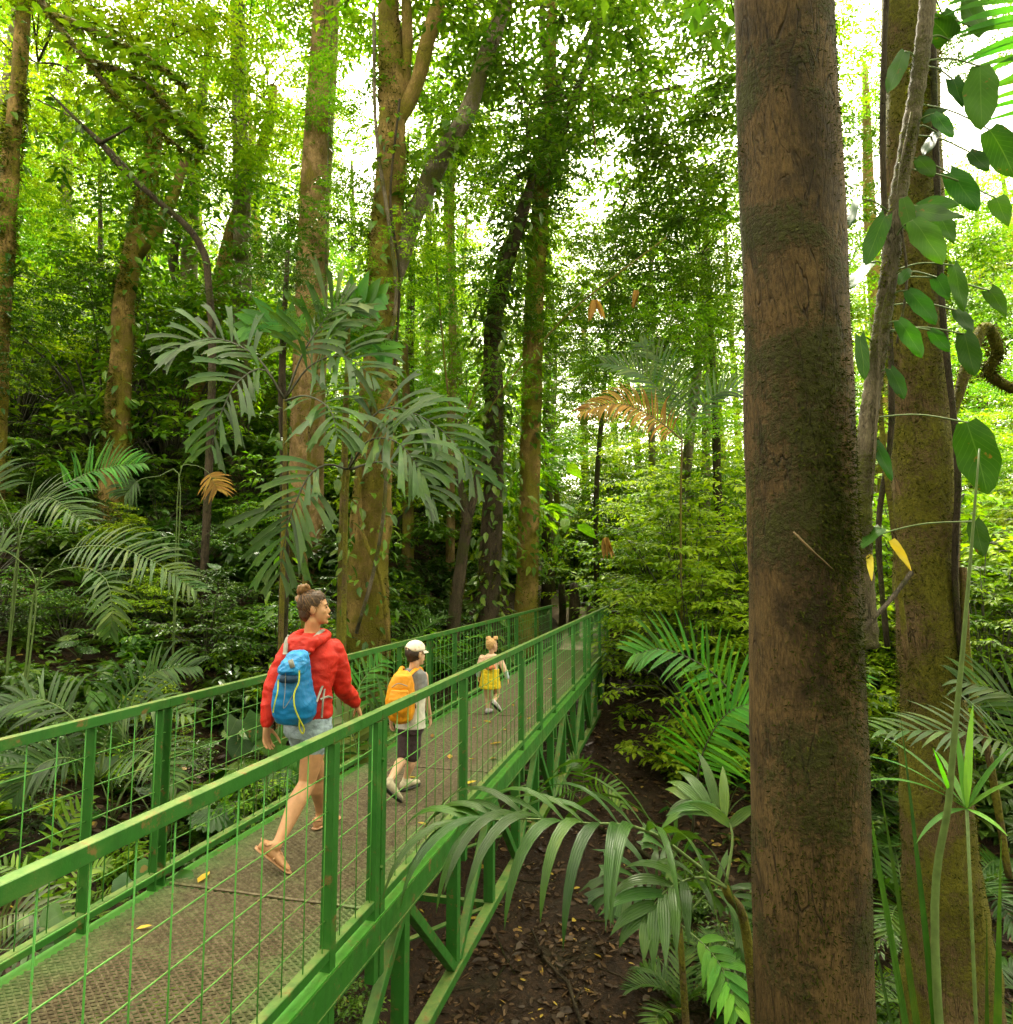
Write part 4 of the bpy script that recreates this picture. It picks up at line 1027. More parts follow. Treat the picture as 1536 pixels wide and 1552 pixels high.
# ------------------------------------------------------------------ understory
def free(x, y, m=0.35):
    if XL - 0.25 - m < x < XR + 0.25 + m and y < 16.6: return False
    if y >= 16 and abs(x - path_x(y)) < (1.55 if y < 25 else .9) + m: return False
    if 7.5 < y < 17.5 and XR < x < XR + 1.4: return False          # the strip right of the railing is clear
    return True
def px_of(p):
    q = _R.transposed() @ (Vector(p) - CAM)
    return (CW / 2 + FPX * q.x / -q.z, CH / 2 - FPX * q.y / -q.z, -q.z) if q.z < -0.1 else (9e9, 9e9, -1)
_taken = []
def scatter(n, dlo, dhi, pxlo, pxhi, kinds, smin, smax, sep, group, label_of, cat_of, seed, keep=None):
    rnd.seed(seed); made = 0; tries = 0
    while made < n and tries < n * 60:
        tries += 1
        d = math.sqrt(rnd.uniform(dlo ** 2, dhi ** 2)); px = rnd.uniform(pxlo, pxhi); p = at(px, 871, d)
        x, y = p.x, p.y; z = ground_h(x, y)
        if not free(x, y): continue
        if keep and not keep(x, y, z, px, d): continue
        if any((x - a) ** 2 + (y - b) ** 2 < (sep + c) ** 2 * .25 for a, b, c in _taken): continue
        k = rnd.choice(kinds); s = rnd.uniform(smin, smax)
        _taken.append((x, y, sep)); made += 1
        rel = (d - dlo) / (dhi - dlo); ppx = px_of((x, y, z + .4))[0]
        far = 'nearer ' if rel < .36 else 'distant ' if rel > .72 else ''
        big = 'large ' if s > smin + .7 * (smax - smin) else 'small ' if s < smin + .3 * (smax - smin) else ''
        plant(k, rnd.randrange(6), (x, y, z - 0.03), s, NAMES[k], (far + big + LOOK[k] + ', ' + label_of(k) + ', ' + where(ppx)), CATS[k], group(k))
NAMES = dict(fern='fern', palm='understory_palm', broad='broadleaf_shrub', bush='small_leaved_bush', aroid='heart_leaved_plant', fan='fan_palm_seedling', treelet='leafy_treelet', limelet='lime_green_treelet', bigleaf='large_leaved_shrub')
CATS = dict(fern='fern', palm='palm', broad='shrub', bush='bush', aroid='plant', fan='palm', treelet='treelet', limelet='treelet', bigleaf='shrub')
LOOK = dict(fern='arching feathery fern', palm='young feather palm', broad='broad-leaved green shrub', bush='small-leaved bush', aroid='heart-leaved plant', fan='pleated fan palm seedling', treelet='tall leafy treelet', limelet='light lime-green treelet', bigleaf='large-leaved upright shrub')
SHORT = {}
def lab(place): return lambda k: SHORT.get(place, place)
def grp(place): return lambda k: LOOK[k] + ('es ' if LOOK[k].endswith('sh') else 's ') + place
L_, F_, R_, B_, G_ = 'on the steep left slope', 'in the thicket beyond the bridge', 'in the bright thicket right of the bridge end', 'on the bank behind the right trunks', 'on the bare soil below the bridge'
SHORT.update({L_: 'left slope', F_: 'beyond the bridge', R_: 'bright right thicket', B_: 'right bank', G_: 'bare soil'})
# left slope: near part is half bare soil, upper part closed
scatter(70, 5.5, 10, -60, 560, ['fern', 'broad', 'aroid', 'fan', 'fern', 'broad', 'bush'], 0.5, 1.0, 0.42, grp(L_), lab(L_), CATS, 201)
scatter(130, 9, 14.5, -60, 700, ['broad', 'fern', 'bush', 'aroid', 'palm', 'broad', 'bush'], 0.6, 1.2, 0.5, grp(L_), lab(L_), CATS, 202)
scatter(30, 13, 24, -80, 620, ['treelet'], 1.2, 2.3, 1.4, grp(L_), lab(L_), CATS, 213)
scatter(34, 17, 30, 560, 1160, ['limelet', 'treelet'], 1.2, 2.4, 1.3, grp(F_), lab(F_), CATS, 214)
scatter(26, 11, 20, 960, 1640, ['limelet'], 1.0, 1.9, 1.1, grp(R_), lab(R_), CATS, 215, keep=lambda x, y, z, px, d: px > 1180 or d > 13)
scatter(44, 14, 22, -80, 520, ['broad', 'bush', 'treelet', 'palm', 'broad', 'bush', 'treelet'], 0.8, 1.5, 1.2, grp(L_), lab(L_), CATS, 203)
scatter(70, 16.5, 30, 500, 1140, ['broad', 'bush', 'treelet', 'palm', 'treelet', 'bush', 'broad'], 0.8, 1.5, 1.1, grp(F_), lab(F_), CATS, 204)
scatter(56, 11.5, 20, 930, 1180, ['bush', 'broad', 'limelet', 'fern', 'limelet', 'limelet', 'palm'], 0.6, 1.15, 0.75, grp(R_), lab(R_), CATS, 205)
scatter(64, 7.5, 20, 1180, 1640, ['bush', 'broad', 'treelet', 'fern', 'palm', 'palm', 'broad', 'treelet', 'aroid'], 0.6, 1.2, 0.8, grp(B_), lab(B_), CATS, 206)
scatter(26, 5.0, 8.5, 960, 1190, ['fern', 'broad', 'palm', 'broad', 'aroid'], 0.4, 0.85, 0.5, grp(B_), lab(B_), CATS, 209)
scatter(52, 5.5, 12.5, 560, 1180, ['fern', 'aroid', 'broad', 'fern'], 0.25, 0.6, 0.5, grp(G_), lab(G_), CATS, 207)
scatter(16, 4.2, 7.5, 1220, 1560, ['fern', 'broad', 'palm', 'aroid'], 0.5, 0.8, 0.6, grp(B_), lab(B_), CATS, 208)

scatter(34, 8.5, 16, -60, 720, ['bigleaf', 'bigleaf', 'treelet'], 0.6, 1.15, 0.8, grp(L_), lab(L_), CATS, 221)
scatter(40, 16.5, 26, 520, 1160, ['bigleaf', 'limelet', 'treelet'], 1.3, 2.9, 1.0, grp(F_), lab(F_), CATS, 222)
scatter(30, 11.5, 18, 950, 1180, ['bigleaf', 'limelet', 'bush'], 0.8, 1.6, 0.6, grp(R_), lab(R_), CATS, 223)
scatter(30, 9, 18, 1240, 1640, ['bigleaf', 'limelet', 'treelet'], 0.9, 2.0, 0.7, grp(B_), lab(B_), CATS, 224)
scatter(34, 6.2, 10, 620, 1010, ['fern', 'broad', 'fern', 'aroid', 'palm'], 0.28, 0.6, 0.45, grp(G_), lab(G_), CATS, 225)
scatter(20, 7.5, 11.5, 20, 430, ['limelet', 'bush', 'limelet'], 0.35, 0.62, 0.4, grp(L_), lab(L_), CATS, 226)
scatter(24, 8, 15, 900, 1130, ['broad', 'fern', 'bush', 'aroid'], 0.35, 0.7, 0.45, grp(R_), lab(R_), CATS, 227)
# leaf litter and low ground cover
def litter():
    np.random.seed(301); mb = MB(); P = []
    while len(P) < 60000:
        d = 4.5 + 12 * np.random.rand() ** 1.1; px = np.random.uniform(-60, 1600); p = at(px, 871, d)
        if nz(p.x, p.y, 1.9, 8.8) < np.random.uniform(-.75, .25): continue
        P.append((p.x, p.y, ground_h(p.x, p.y) + 0.006 + 0.03 * np.random.rand() ** 2))
    P = np.array(P); n = len(P)
    D = rdir(n, -0.22, 0.22); N = UP + rdir(n) * 0.55
    L = 0.025 + 0.15 * np.random.rand(n) ** 2.4
    mb.leaves(P, D, N, L, L * np.random.uniform(.22, .6, n), fold=0.06, droop=0.06, hi=True, var=np.random.rand(n) ** 1.3)
    o = mb.build('leaf_litter', MAT['litter'], smooth=True); tag(o, 'brown fallen leaves littering the forest soil', 'leaf litter', kind='stuff')
    mb = MB(); np.random.seed(302); C = []
    for _ in range(2600):
        d = 5 + 22 * np.random.rand() ** 0.7; px = np.random.uniform(-60, 1600); p = at(px, 871, d)
        if not free(p.x, p.y, 0.1): continue
        if nz(p.x, p.y, 0.7, 4.4) < (0.12 if d < 11 else -0.25): continue
        C.append((p.x, p.y, ground_h(p.x, p.y) + 0.06 + .05 * np.random.rand()))
    sprays(mb, np.array(C), 5, 4, 0.16, 0.085, 0.5, flat=0.9)
    o = mb.build('ground_cover', MAT['leaf_mid'], smooth=False); tag(o, 'low green ground cover of small leaves on the slopes', 'ground cover', kind='stuff')
    tw = MB(); rnd.seed(303)
    for _ in range(520):
        d = rnd.uniform(4.5, 14); p = at(rnd.uniform(-50, 1560), 871, d); a = rnd.uniform(0, 6.28); l = rnd.uniform(.2, .9)
        q = [Vector((p.x + math.cos(a) * l * t, p.y + math.sin(a) * l * t, 0)) for t in (-.5, 0, .5)]
        for v in q: v.z = ground_h(v.x, v.y) + 0.02
        tw.tube(q, rnd.uniform(.004, .011), 4)
    o = tw.build('fallen_twigs', MAT['bark_dark']); tag(o, 'scattered thin fallen twigs on the soil', 'twigs', kind='stuff')
litter()

def branches_on_soil():
    rnd.seed(305)
    for k, (px, d, a, l, r, lb) in enumerate(((700, 7.4, 0.6, 1.6, .022, 'thin fallen branch on the soil just below the bridge truss'), (850, 8.2, 2.2, 1.9, .03, 'crooked fallen branch on the open soil right of the bridge'), (960, 7.0, 1.1, 1.3, .02, 'short fallen branch beside the drooping palm'),
                                              (930, 10.5, 2.7, 2.2, .035, 'long fallen branch across the slope near the far end of the bridge'), (90, 7.6, .3, 2.0, .028, 'bare brown fallen branch on the left slope'), (780, 6.8, 2.9, 1.2, .018, 'twiggy fallen branch at the bottom of the gully'),
                                              (230, 8.4, 2.4, 1.7, .024, 'fallen branch below the arching left frond'), (1000, 9.4, .2, 1.6, .026, 'fallen branch under the bright feather palm'))):
        c = at(px, 871, d); q = []
        for t in np.linspace(-.5, .5, 9):
            x, y = c.x + math.cos(a) * l * t + .10 * nz(t * 4, k, 1.3), c.y + math.sin(a) * l * t + .10 * nz(t * 4, k, 1.3, 9); q.append(Vector((x, y, ground_h(x, y) + r * .8 + .03 * (1 + nz(t * 3, k, 2)))))
        root = empty('fallen_branch', q[0]); tag(root, lb, 'branch')
        m = MB(); m.tube(q, lerp_list([r, r * .8, r * .4], 9), 7, bump=.3, bs=9); m.build('stem', MAT['bark_dark' if k % 2 else 'bark_mossy'], root)
        for j in (3, 5, 6):
            m = MB(); b = q[j]; e = b + Vector((rnd.uniform(-.3, .3), rnd.uniform(-.3, .3), rnd.uniform(.02, .16))); m.tube(spline([b, (b + e) / 2 + Vector((0, 0, .03)), e], 6), lerp_list([r * .5, r * .15], 6), 5); m.build('twig', MAT['bark_dark'], root)
branches_on_soil()
# ------------------------------------------------------------------ palms and big-leaved plants one can tell apart
def px_pts(l): return [at(*p) for p in l]
def palm(name, label, base, stem, fronds, cat='palm', stem_r=0.03, stem_mat='bark_mossy', ground_stalk=False):
    b = base if isinstance(base, Vector) else at(*base)
    root = empty(name, b); tag(root, label, cat)
    if stem:
        m = MB(); q = spline([b] + px_pts(stem), 16); m.tube(q, lerp_list([stem_r * 1.25, stem_r, stem_r * .8], 16), 9, bump=0.1); m.build('stem', MAT[stem_mat], root)
    for f in fronds:
        f = dict(f); pts = px_pts(f.pop('pts'))
        if ground_stalk:
            a = sum((pts[i + 1] - pts[i]).length for i in range(len(pts) - 1)); g = (pts[0] - b).length
            pts = [b, b.lerp(pts[0], .55) + (pts[1] - pts[0]) * -.06] + pts; f['start'] = (g + f.get('start', .15) * a) / (a + g) * 1.0
        frond(pts, parent=root, **f)
    return root
rnd.seed(401)
_c = dict(L=0.66, W=0.085, n=13, shape='fish', droop=0.95, face=.75, angle=62, start=0.28, r=0.016, stemmat='stem_dark', jit=0.3, gap=0.08, vee=.3)
d = 8.6
palm('clump_palm', 'tall clump palm with ragged grey-green fronds left of the straight trunk', gpt(430, d), [(431, 760, d), (432, 605, d)], [
    dict(_c, pts=[(432, 607, d), (400, 560, d - .1), (362, 578, d - .3), (338, 620, d - .4), (318, 685, d - .4)]),
    dict(_c, pts=[(432, 607, d), (455, 545, d), (478, 505, d), (505, 470, d + .1), (530, 455, d + .1)]),
    dict(_c, pts=[(432, 605, d), (388, 540, d + .2), (320, 512, d + .3), (250, 535, d + .3)]),
    dict(_c, pts=[(432, 605, d), (470, 555, d), (520, 540, d - .2), (570, 575, d - .3)]),
    dict(_c, pts=[(432, 607, d), (465, 600, d - .5), (500, 620, d - .9), (512, 665, d - 1.1)], n=11)])
d = 8.0
palm('clump_palm', 'low clump palm whose frond hangs just above the head of the woman', gpt(525, d), [(524, 800, d), (528, 712, d)], [
    dict(_c, pts=[(528, 714, d), (548, 655, d), (585, 618, d), (640, 632, d - .1), (690, 672, d - .2), (728, 730, d - .2)], n=15),
    dict(_c, pts=[(528, 712, d), (497, 704, d - .2), (468, 722, d - .3), (447, 765, d - .4), (434, 805, d - .4), (423, 880, d - .4)], n=15, L=0.72),
    dict(_c, pts=[(528, 712, d), (560, 668, d - .3), (605, 672, d - .5), (645, 725, d - .6)]),
    dict(_c, pts=[(528, 712, d), (575, 700, d + .3), (625, 715, d + .6), (660, 760, d + .8)], n=11)])
d = 9.4
palm('large_leaved_palm', 'palm with broad bright green leaflets in front of the straight trunk', gpt(462, d), [(468, 700, d), (480, 560, d)], [
    dict(pts=[(480, 560, d), (505, 500, d), (540, 470, d - .1), (580, 452, d - .2)], n=6, L=0.52, W=0.22, mat='leaf_palm_bright', angle=58, droop=.5, start=.3, seg=6),
    dict(pts=[(480, 560, d), (450, 510, d), (415, 490, d), (370, 500, d)], n=7, L=0.5, W=0.16, mat='leaf_palm_bright', angle=58, droop=.5, start=.3),
    dict(pts=[(480, 560, d), (520, 530, d), (556, 520, d), (590, 540, d)], n=6, L=0.5, W=0.16, mat='leaf_palm_bright', angle=58, droop=.5, start=.3)])
# feather palms on the left slope
_f = dict(n=26, L=0.42, W=0.030, droop=1.1, angle=72, start=0.18, r=0.011, jit=.2, gap=.04)
d = 7.2
palm('feather_palm', 'feather palm with one long arching frond over the bare soil, left', gpt(45, d), [], ground_stalk=True, fronds=[
    dict(_f, pts=[(55, 890, d), (95, 838, d - .1), (165, 828, d - .3), (235, 852, d - .4), (300, 898, d - .5)], n=32),
    dict(_f, pts=[(55, 890, d), (110, 860, d - .4), (158, 875, d - .6), (170, 925, d - .7), (166, 962, d - .7)], n=20, L=.30),
    dict(_f, pts=[(55, 890, d), (30, 850, d), (-10, 830, d), (-50, 850, d)])])
d = 7.8
palm('feather_palm', 'pale feather palm with drooping fronds at the left edge', gpt(18, d), [], ground_stalk=True, fronds=[
    dict(_f, pts=[(28, 830, d), (32, 775, d), (75, 755, d - .2), (130, 792, d - .4)], L=.5),
    dict(_f, pts=[(28, 830, d), (55, 770, d + .3), (110, 728, d + .5), (165, 708, d + .6), (218, 702, d + .7)], L=.42, mat='leaf_palm_bright'),
    dict(_f, pts=[(28, 830, d), (10, 770, d), (-20, 720, d), (-60, 700, d)], L=.5),
    dict(_f, pts=[(28, 830, d), (15, 790, d - .4), (-15, 775, d - .7), (-50, 800, d - .8)], L=.45)])
d = 9.5
palm('feather_palm', 'browning feather palm half hidden on the middle of the left slope', gpt(268, d), [], ground_stalk=True, fronds=[
    dict(_f, pts=[(272, 722, d), (290, 705, d), (315, 715, d), (330, 745, d)], mat='leaf_dead', n=16, L=.34),
    dict(_f, pts=[(272, 722, d), (240, 722, d), (210, 728, d), (190, 750, d)], n=18, L=.36)])
# beside the left railing
d = 4.6
palm('bright_fern', 'bright yellow-green fern rising behind the left railing near the left edge', gpt(80, d), [], [
    dict(pts=[(78, 1430, d), (84, 1330, d), (100, 1255, d + .1), (140, 1205, d + .2)], n=15, L=.17, W=.026, mat='leaf_fern', droop=.35, angle=75, start=.1, r=.006),
    dict(pts=[(78, 1430, d), (60, 1360, d + .1), (30, 1320, d + .2), (-15, 1310, d + .2)], n=13, L=.15, W=.024, mat='leaf_fern', droop=.35, angle=75, start=.15, r=.006),
    dict(pts=[(78, 1430, d), (110, 1350, d + .3), (135, 1320, d + .5), (165, 1310, d + .6)], n=12, L=.14, W=.024, mat='leaf_fern', droop=.35, angle=75, start=.15, r=.006)], cat='fern')
d = 4.3
palm('yellowing_palm', 'small yellowing palm frond beside the railing at the bottom left', gpt(-30, d), [], [
    dict(pts=[(-40, 1430, d), (0, 1392, d), (45, 1385, d), (88, 1408, d)], n=16, L=.26, W=.03, mat='leaf_olive', droop=1.2, angle=70, start=.1, r=.007),
    dict(pts=[(-40, 1430, d), (0, 1440, d - .2), (45, 1440, d - .3), (92, 1465, d - .3)], n=14, L=.24, W=.035, mat='leaf_palm', droop=1.2, angle=70, start=.1, r=.007)])
d = 6.0
palm('dark_feather_palm', 'dark feather palm sprawling behind the left railing', gpt(150, d), [], [
    dict(_f, pts=[(150, 1180, d), (120, 1100, d), (60, 1060, d), (-10, 1075, d)], L=.4),
    dict(_f, pts=[(150, 1180, d), (165, 1110, d), (210, 1070, d - .1), (290, 1085, d - .2)], L=.36),
    dict(_f, pts=[(150, 1180, d), (200, 1140, d - .3), (240, 1150, d - .5), (268, 1195, d - .6)], L=.34),
    dict(_f, pts=[(150, 1180, d), (110, 1150, d - .4), (60, 1160, d - .6), (20, 1210, d - .7)], L=.34),
    dict(_f, pts=[(150, 1180, d), (175, 1080, d + .4), (235, 1020, d + .6), (300, 1010, d + .7)], L=.36)])
d = 5.6
palm('variegated_palm', 'bushy palm with yellow-green drooping leaflets between woman and left railing', gpt(540, 6.4), [], [
    dict(_f, pts=[(545, 1200, 6.3), (540, 1130, 6.3), (520, 1090, 6.3), (485, 1090, 6.3)], n=16, L=.36, W=.05, mat='leaf_olive'),
    dict(_f, pts=[(545, 1200, 6.3), (560, 1120, 6.4), (590, 1070, 6.5), (640, 1060, 6.6)], n=18, L=.34),
    dict(_f, pts=[(545, 1200, 6.3), (535, 1110, 6.5), (545, 1040, 6.7), (580, 1000, 6.9)], n=18, L=.34, mat='leaf_palm_bright')])
for k, (px, d, s, lab_) in enumerate(((318, 7.6, 1.0, 'fan palm seedling with round pleated leaves left of the woman, nearer one'), (352, 6.6, 0.95, 'fan palm seedling just above the left railing beside the woman'),
                                      (425, 8.6, 0.9, 'fan palm seedling behind the shoulder of the woman'))):
    plant('fan', 0, gpt(px, d, 0), s, 'fan_palm_seedling', lab_, 'palm', None)
def heart_cluster(name, label, base, leaves, d):
    root = empty(name, base); tag(root, label, 'plant')
    for bx, by, tx, ty, w in leaves:
        b, t = at(bx, by, d), at(tx, ty, d - 0.12)
        m = MB(); m.tube(spline([base, (base + b) / 2 + Vector((0, 0, .06)), b], 8), .005, 5); st = m.build('stalk', MAT['stem'], root)
        h = MB(); heart(h, b, t - b, (CAM - b).normalized() + Vector((0, 0, 1.2)), (t - b).length, w / FPX * d * 1.1, rnd.random()); h.build('leaf', MAT['leaf_big'], st)
    return root
heart_cluster('heart_leaved_plant', 'broad-leaved plant pushing against the left lower rail', gpt(180, 3.9), [(235, 1310, 215, 1345, 45), (262, 1330, 292, 1350, 40), (120, 1400, 85, 1440, 60), (150, 1425, 175, 1465, 45), (200, 1335, 170, 1360, 40), (95, 1385, 60, 1400, 45)], 3.95)
heart_cluster('heart_leaved_plant', 'leafy climber with pale heart leaves right beside the hand of the woman', gpt(395, 5.9), [(395, 1085, 380, 1125, 40), (410, 1110, 420, 1150, 42), (370, 1120, 350, 1150, 38), (440, 1130, 455, 1170, 40), (360, 1090, 345, 1115, 30), (425, 1075, 440, 1100, 30)], 5.8)

# foreground palms right of the bridge
rnd.seed(411)
palm('drooping_palm', 'foreground palm frond with long drooping leaflets in front of the bridge truss', gpt(1150, 3.9), [(1140, 1480, 3.8), (1100, 1345, 3.7)], [
    dict(pts=[(1100, 1345, 3.7), (1040, 1298, 3.6), (996, 1266, 3.5), (945, 1250, 3.42), (880, 1248, 3.35), (805, 1241, 3.3), (750, 1243, 3.28), (705, 1250, 3.27)], n=14, L=.86, W=.060, droop=3.2, angle=52, start=.2, r=.011, shape='strap',
         prof=lambda q: 1.0 - 0.35 * q, seg=9, vee=.5, mat='leaf_palm', face=.12),
    dict(pts=[(1100, 1345, 3.7), (1060, 1330, 3.3), (1010, 1350, 3.1), (975, 1400, 3.0)], n=6, L=.34, W=.06, droop=1.6, angle=45, start=.35, r=.009, seg=7),
    dict(pts=[(1100, 1345, 3.7), (1110, 1260, 3.8), (1080, 1220, 3.9), (1040, 1215, 4.0)], n=6, L=.34, W=.06, droop=1.2, angle=50, start=.35, r=.009, seg=6)])
_b = dict(n=24, L=.46, W=.027, droop=.55, angle=66, start=.22, r=.009, mat='leaf_palm_bright', stemmat='stem_dark', seg=6)
palm('bright_feather_palm', 'bright green feather palm emerging from behind the near trunk', gpt(1062, 4.6), [], [
    dict(_b, pts=[(1050, 1260, 4.6), (1060, 1165, 4.5), (1078, 1115, 4.4), (1108, 1078, 4.3), (1160, 1060, 4.2)]),
    dict(_b, pts=[(1150, 1220, 4.6), (1130, 1090, 4.7), (1080, 1020, 4.7), (1010, 985, 4.7), (960, 992, 4.7)], L=.36),
    dict(_b, pts=[(1150, 1220, 4.6), (1180, 1100, 4.6), (1230, 1040, 4.7), (1300, 1020, 4.8)], L=.36)])
palm('cut_leaf_palm', 'small wet palm with split drooping leaflets on the soil left of the near trunk', gpt(1040, 5.2), [(1030, 1400, 5.2)], [
    dict(pts=[(1030, 1400, 5.2), (1000, 1340, 5.1), (960, 1330, 5.0), (920, 1370, 4.9)], n=8, L=.34, W=.075, droop=1.4, angle=55, start=.25, shape='fish', mat='leaf_palm', r=.008),
    dict(pts=[(1030, 1400, 5.2), (1040, 1330, 5.1), (1020, 1290, 5.0), (990, 1290, 4.9)], n=7, L=.30, W=.075, droop=1.4, angle=55, start=.25, shape='fish', mat='leaf_palm', r=.008),
    dict(pts=[(1030, 1400, 5.2), (1080, 1350, 5.1), (1120, 1370, 5.0), (1140, 1430, 4.9)], n=8, L=.34, W=.07, droop=1.4, angle=55, start=.25, shape='fish', mat='leaf_palm', r=.008),
    dict(pts=[(1030, 1400, 5.2), (1075, 1440, 5.0), (1100, 1480, 4.8), (1120, 1540, 4.6)], n=8, L=.30, W=.06, droop=1.2, angle=55, start=.2, mat='leaf_palm_bright', r=.008)])
palm('low_fern', 'small dark fern on the open soil right of the bridge', gpt(880, 8.6), [], [
    dict(pts=[(880, 1215, 8.6), (860, 1195, 8.5), (835, 1195, 8.4), (815, 1212, 8.3)], n=12, L=.2, W=.035, droop=.5, angle=75, r=.006, mat='leaf_mid'),
    dict(pts=[(880, 1215, 8.6), (905, 1190, 8.5), (930, 1198, 8.4), (945, 1225, 8.3)], n=12, L=.2, W=.035, droop=.5, angle=75, r=.006, mat='leaf_mid'),
    dict(pts=[(880, 1215, 8.6), (885, 1180, 8.6), (880, 1160, 8.6), (862, 1150, 8.6)], n=12, L=.2, W=.035, droop=.5, angle=75, r=.006, mat='leaf_mid')], cat='fern')
rnd.seed(421)
palm('dead_frond_palm', 'palm with one orange-brown dead frond above the far thicket', gpt(1030, 13.2), [(1032, 800, 13.2), (1034, 665, 13.2)], stem_r=0.022, stem_mat='bark_mossy', fronds=[
    dict(pts=[(1036, 668, 13.2), (990, 632, 13.1), (938, 612, 13.0), (880, 624, 12.9)], n=34, L=.62, W=.04, droop=2.0, angle=62, start=.12, r=.016, mat='leaf_dead', stemmat='stem_brown'),
    dict(pts=[(1034, 665, 13.2), (1005, 600, 13.4), (965, 562, 13.5), (915, 550, 13.6)], n=22, L=.6, W=.05, droop=.6, angle=60, start=.15, r=.014),
    dict(pts=[(1034, 665, 13.2), (1030, 600, 13.6), (1000, 545, 13.9), (970, 520, 14.1)], n=20, L=.6, W=.05, droop=.6, angle=60, start=.15, r=.014),
    dict(pts=[(1034, 665, 13.2), (1070, 610, 13.4), (1110, 590, 13.5), (1160, 610, 13.6)], n=20, L=.6, W=.05, droop=.8, angle=60, start=.15, r=.014)])
palm('corner_palm', 'bright palm frond reaching in at the top right corner', at(1720, 330, 5.0), [], [
    dict(pts=[(1720, 330, 5.0), (1640, 130, 4.9), (1570, 20, 4.8), (1500, -70, 4.7)], n=22, L=.78, W=.045, droop=.55, angle=68, start=.15, r=.014, mat='leaf_palm_bright', seg=6)])
# strap-leaved rosettes at the lower right
def strap_plant(name, label, base, ends, W, mat, stem_to=None, stem_r=0.012):
    root = empty(name, base); tag(root, label, 'plant'); c = base
    if stem_to is not None:
        m = MB(); m.tube(spline([base, (base + stem_to) / 2, stem_to], 8), lerp_list([stem_r, stem_r * .7], 8), 8); m.build('stem', MAT['stem'], root); c = stem_to
    for e in ends:
        e = at(*e); v = e - c; L = v.length * 1.15
        mb = MB(); leaflet(c, v.normalized() + Vector((0, 0, .35)), Vector((0, 0, 1)) + (CAM - c).normalized() * .3, L, W * rnd.uniform(.8, 1.2), 0.75, 9, 'strap', rnd.random(), mb)
        mb.build('leaf', MAT[mat], root, smooth=True)
strap_plant('whorled_plant', 'plant with a whorl of slim strap leaves on a pale stem, lower right', gpt(1425, 3.6), [(1318, 1165, 3.5), (1325, 1205, 3.4), (1345, 1130, 3.7), (1450, 1115, 3.8), (1475, 1085, 3.8), (1536, 1140, 3.6), (1550, 1190, 3.5), (1400, 1290, 3.3), (1520, 1270, 3.4), (1420, 1150, 4.0)], .036, 'leaf_palm_bright', stem_to=at(1466, 1226, 3.6))
strap_plant('strap_rosette', 'rosette of long arching strap leaves at the foot of the right trunks', gpt(1418, 3.3), [(1312, 1250, 3.1), (1340, 1420, 3.0), (1350, 1330, 3.2), (1520, 1420, 3.1), (1560, 1350, 3.2), (1330, 1500, 2.9), (1500, 1530, 3.0), (1380, 1240, 3.5)], .05, 'leaf_palm')
def spear():
    root = empty('tall_stalk', gpt(1418, 3.3)); tag(root, 'single tall pale green stalk leaning in front of the mossy trunk', 'plant')
    m = MB(); m.tube(spline([root.location, at(1420, 1490, 3.3), at(1440, 1200, 3.3), at(1462, 960, 3.3), at(1485, 680, 3.3)], 30), lerp_list([.024, .02, .016, .011, .004], 30), 8); m.build('stem', MAT['stem'], root)
    for p, q in (((1440, 1200, 3.3), (1415, 1130, 3.2)),):
        mb = MB(); a, b = at(*p), at(*q); leaflet(a, b - a, CAM - a, (b - a).length, .02, .2, 5, 'lance', .7, mb); mb.build('leaf_sheath', MAT['leaf_palm_bright'], root)
spear()
palm('pale_frond_palm', 'pale feather palm fronds sweeping level across the right edge', gpt(1560, 4.4), [], [
    dict(pts=[(1600, 1230, 4.4), (1560, 1150, 4.3), (1470, 1112, 4.2), (1330, 1108, 4.1)], n=22, L=.42, W=.026, droop=.5, angle=40, start=.1, r=.009, mat='leaf_palm', seg=6),
    dict(pts=[(1600, 1230, 4.4), (1590, 1130, 4.5), (1540, 1060, 4.6), (1450, 1030, 4.7)], n=20, L=.42, W=.028, droop=.7, angle=55, start=.1, r=.009, mat='leaf_palm', seg=6)])

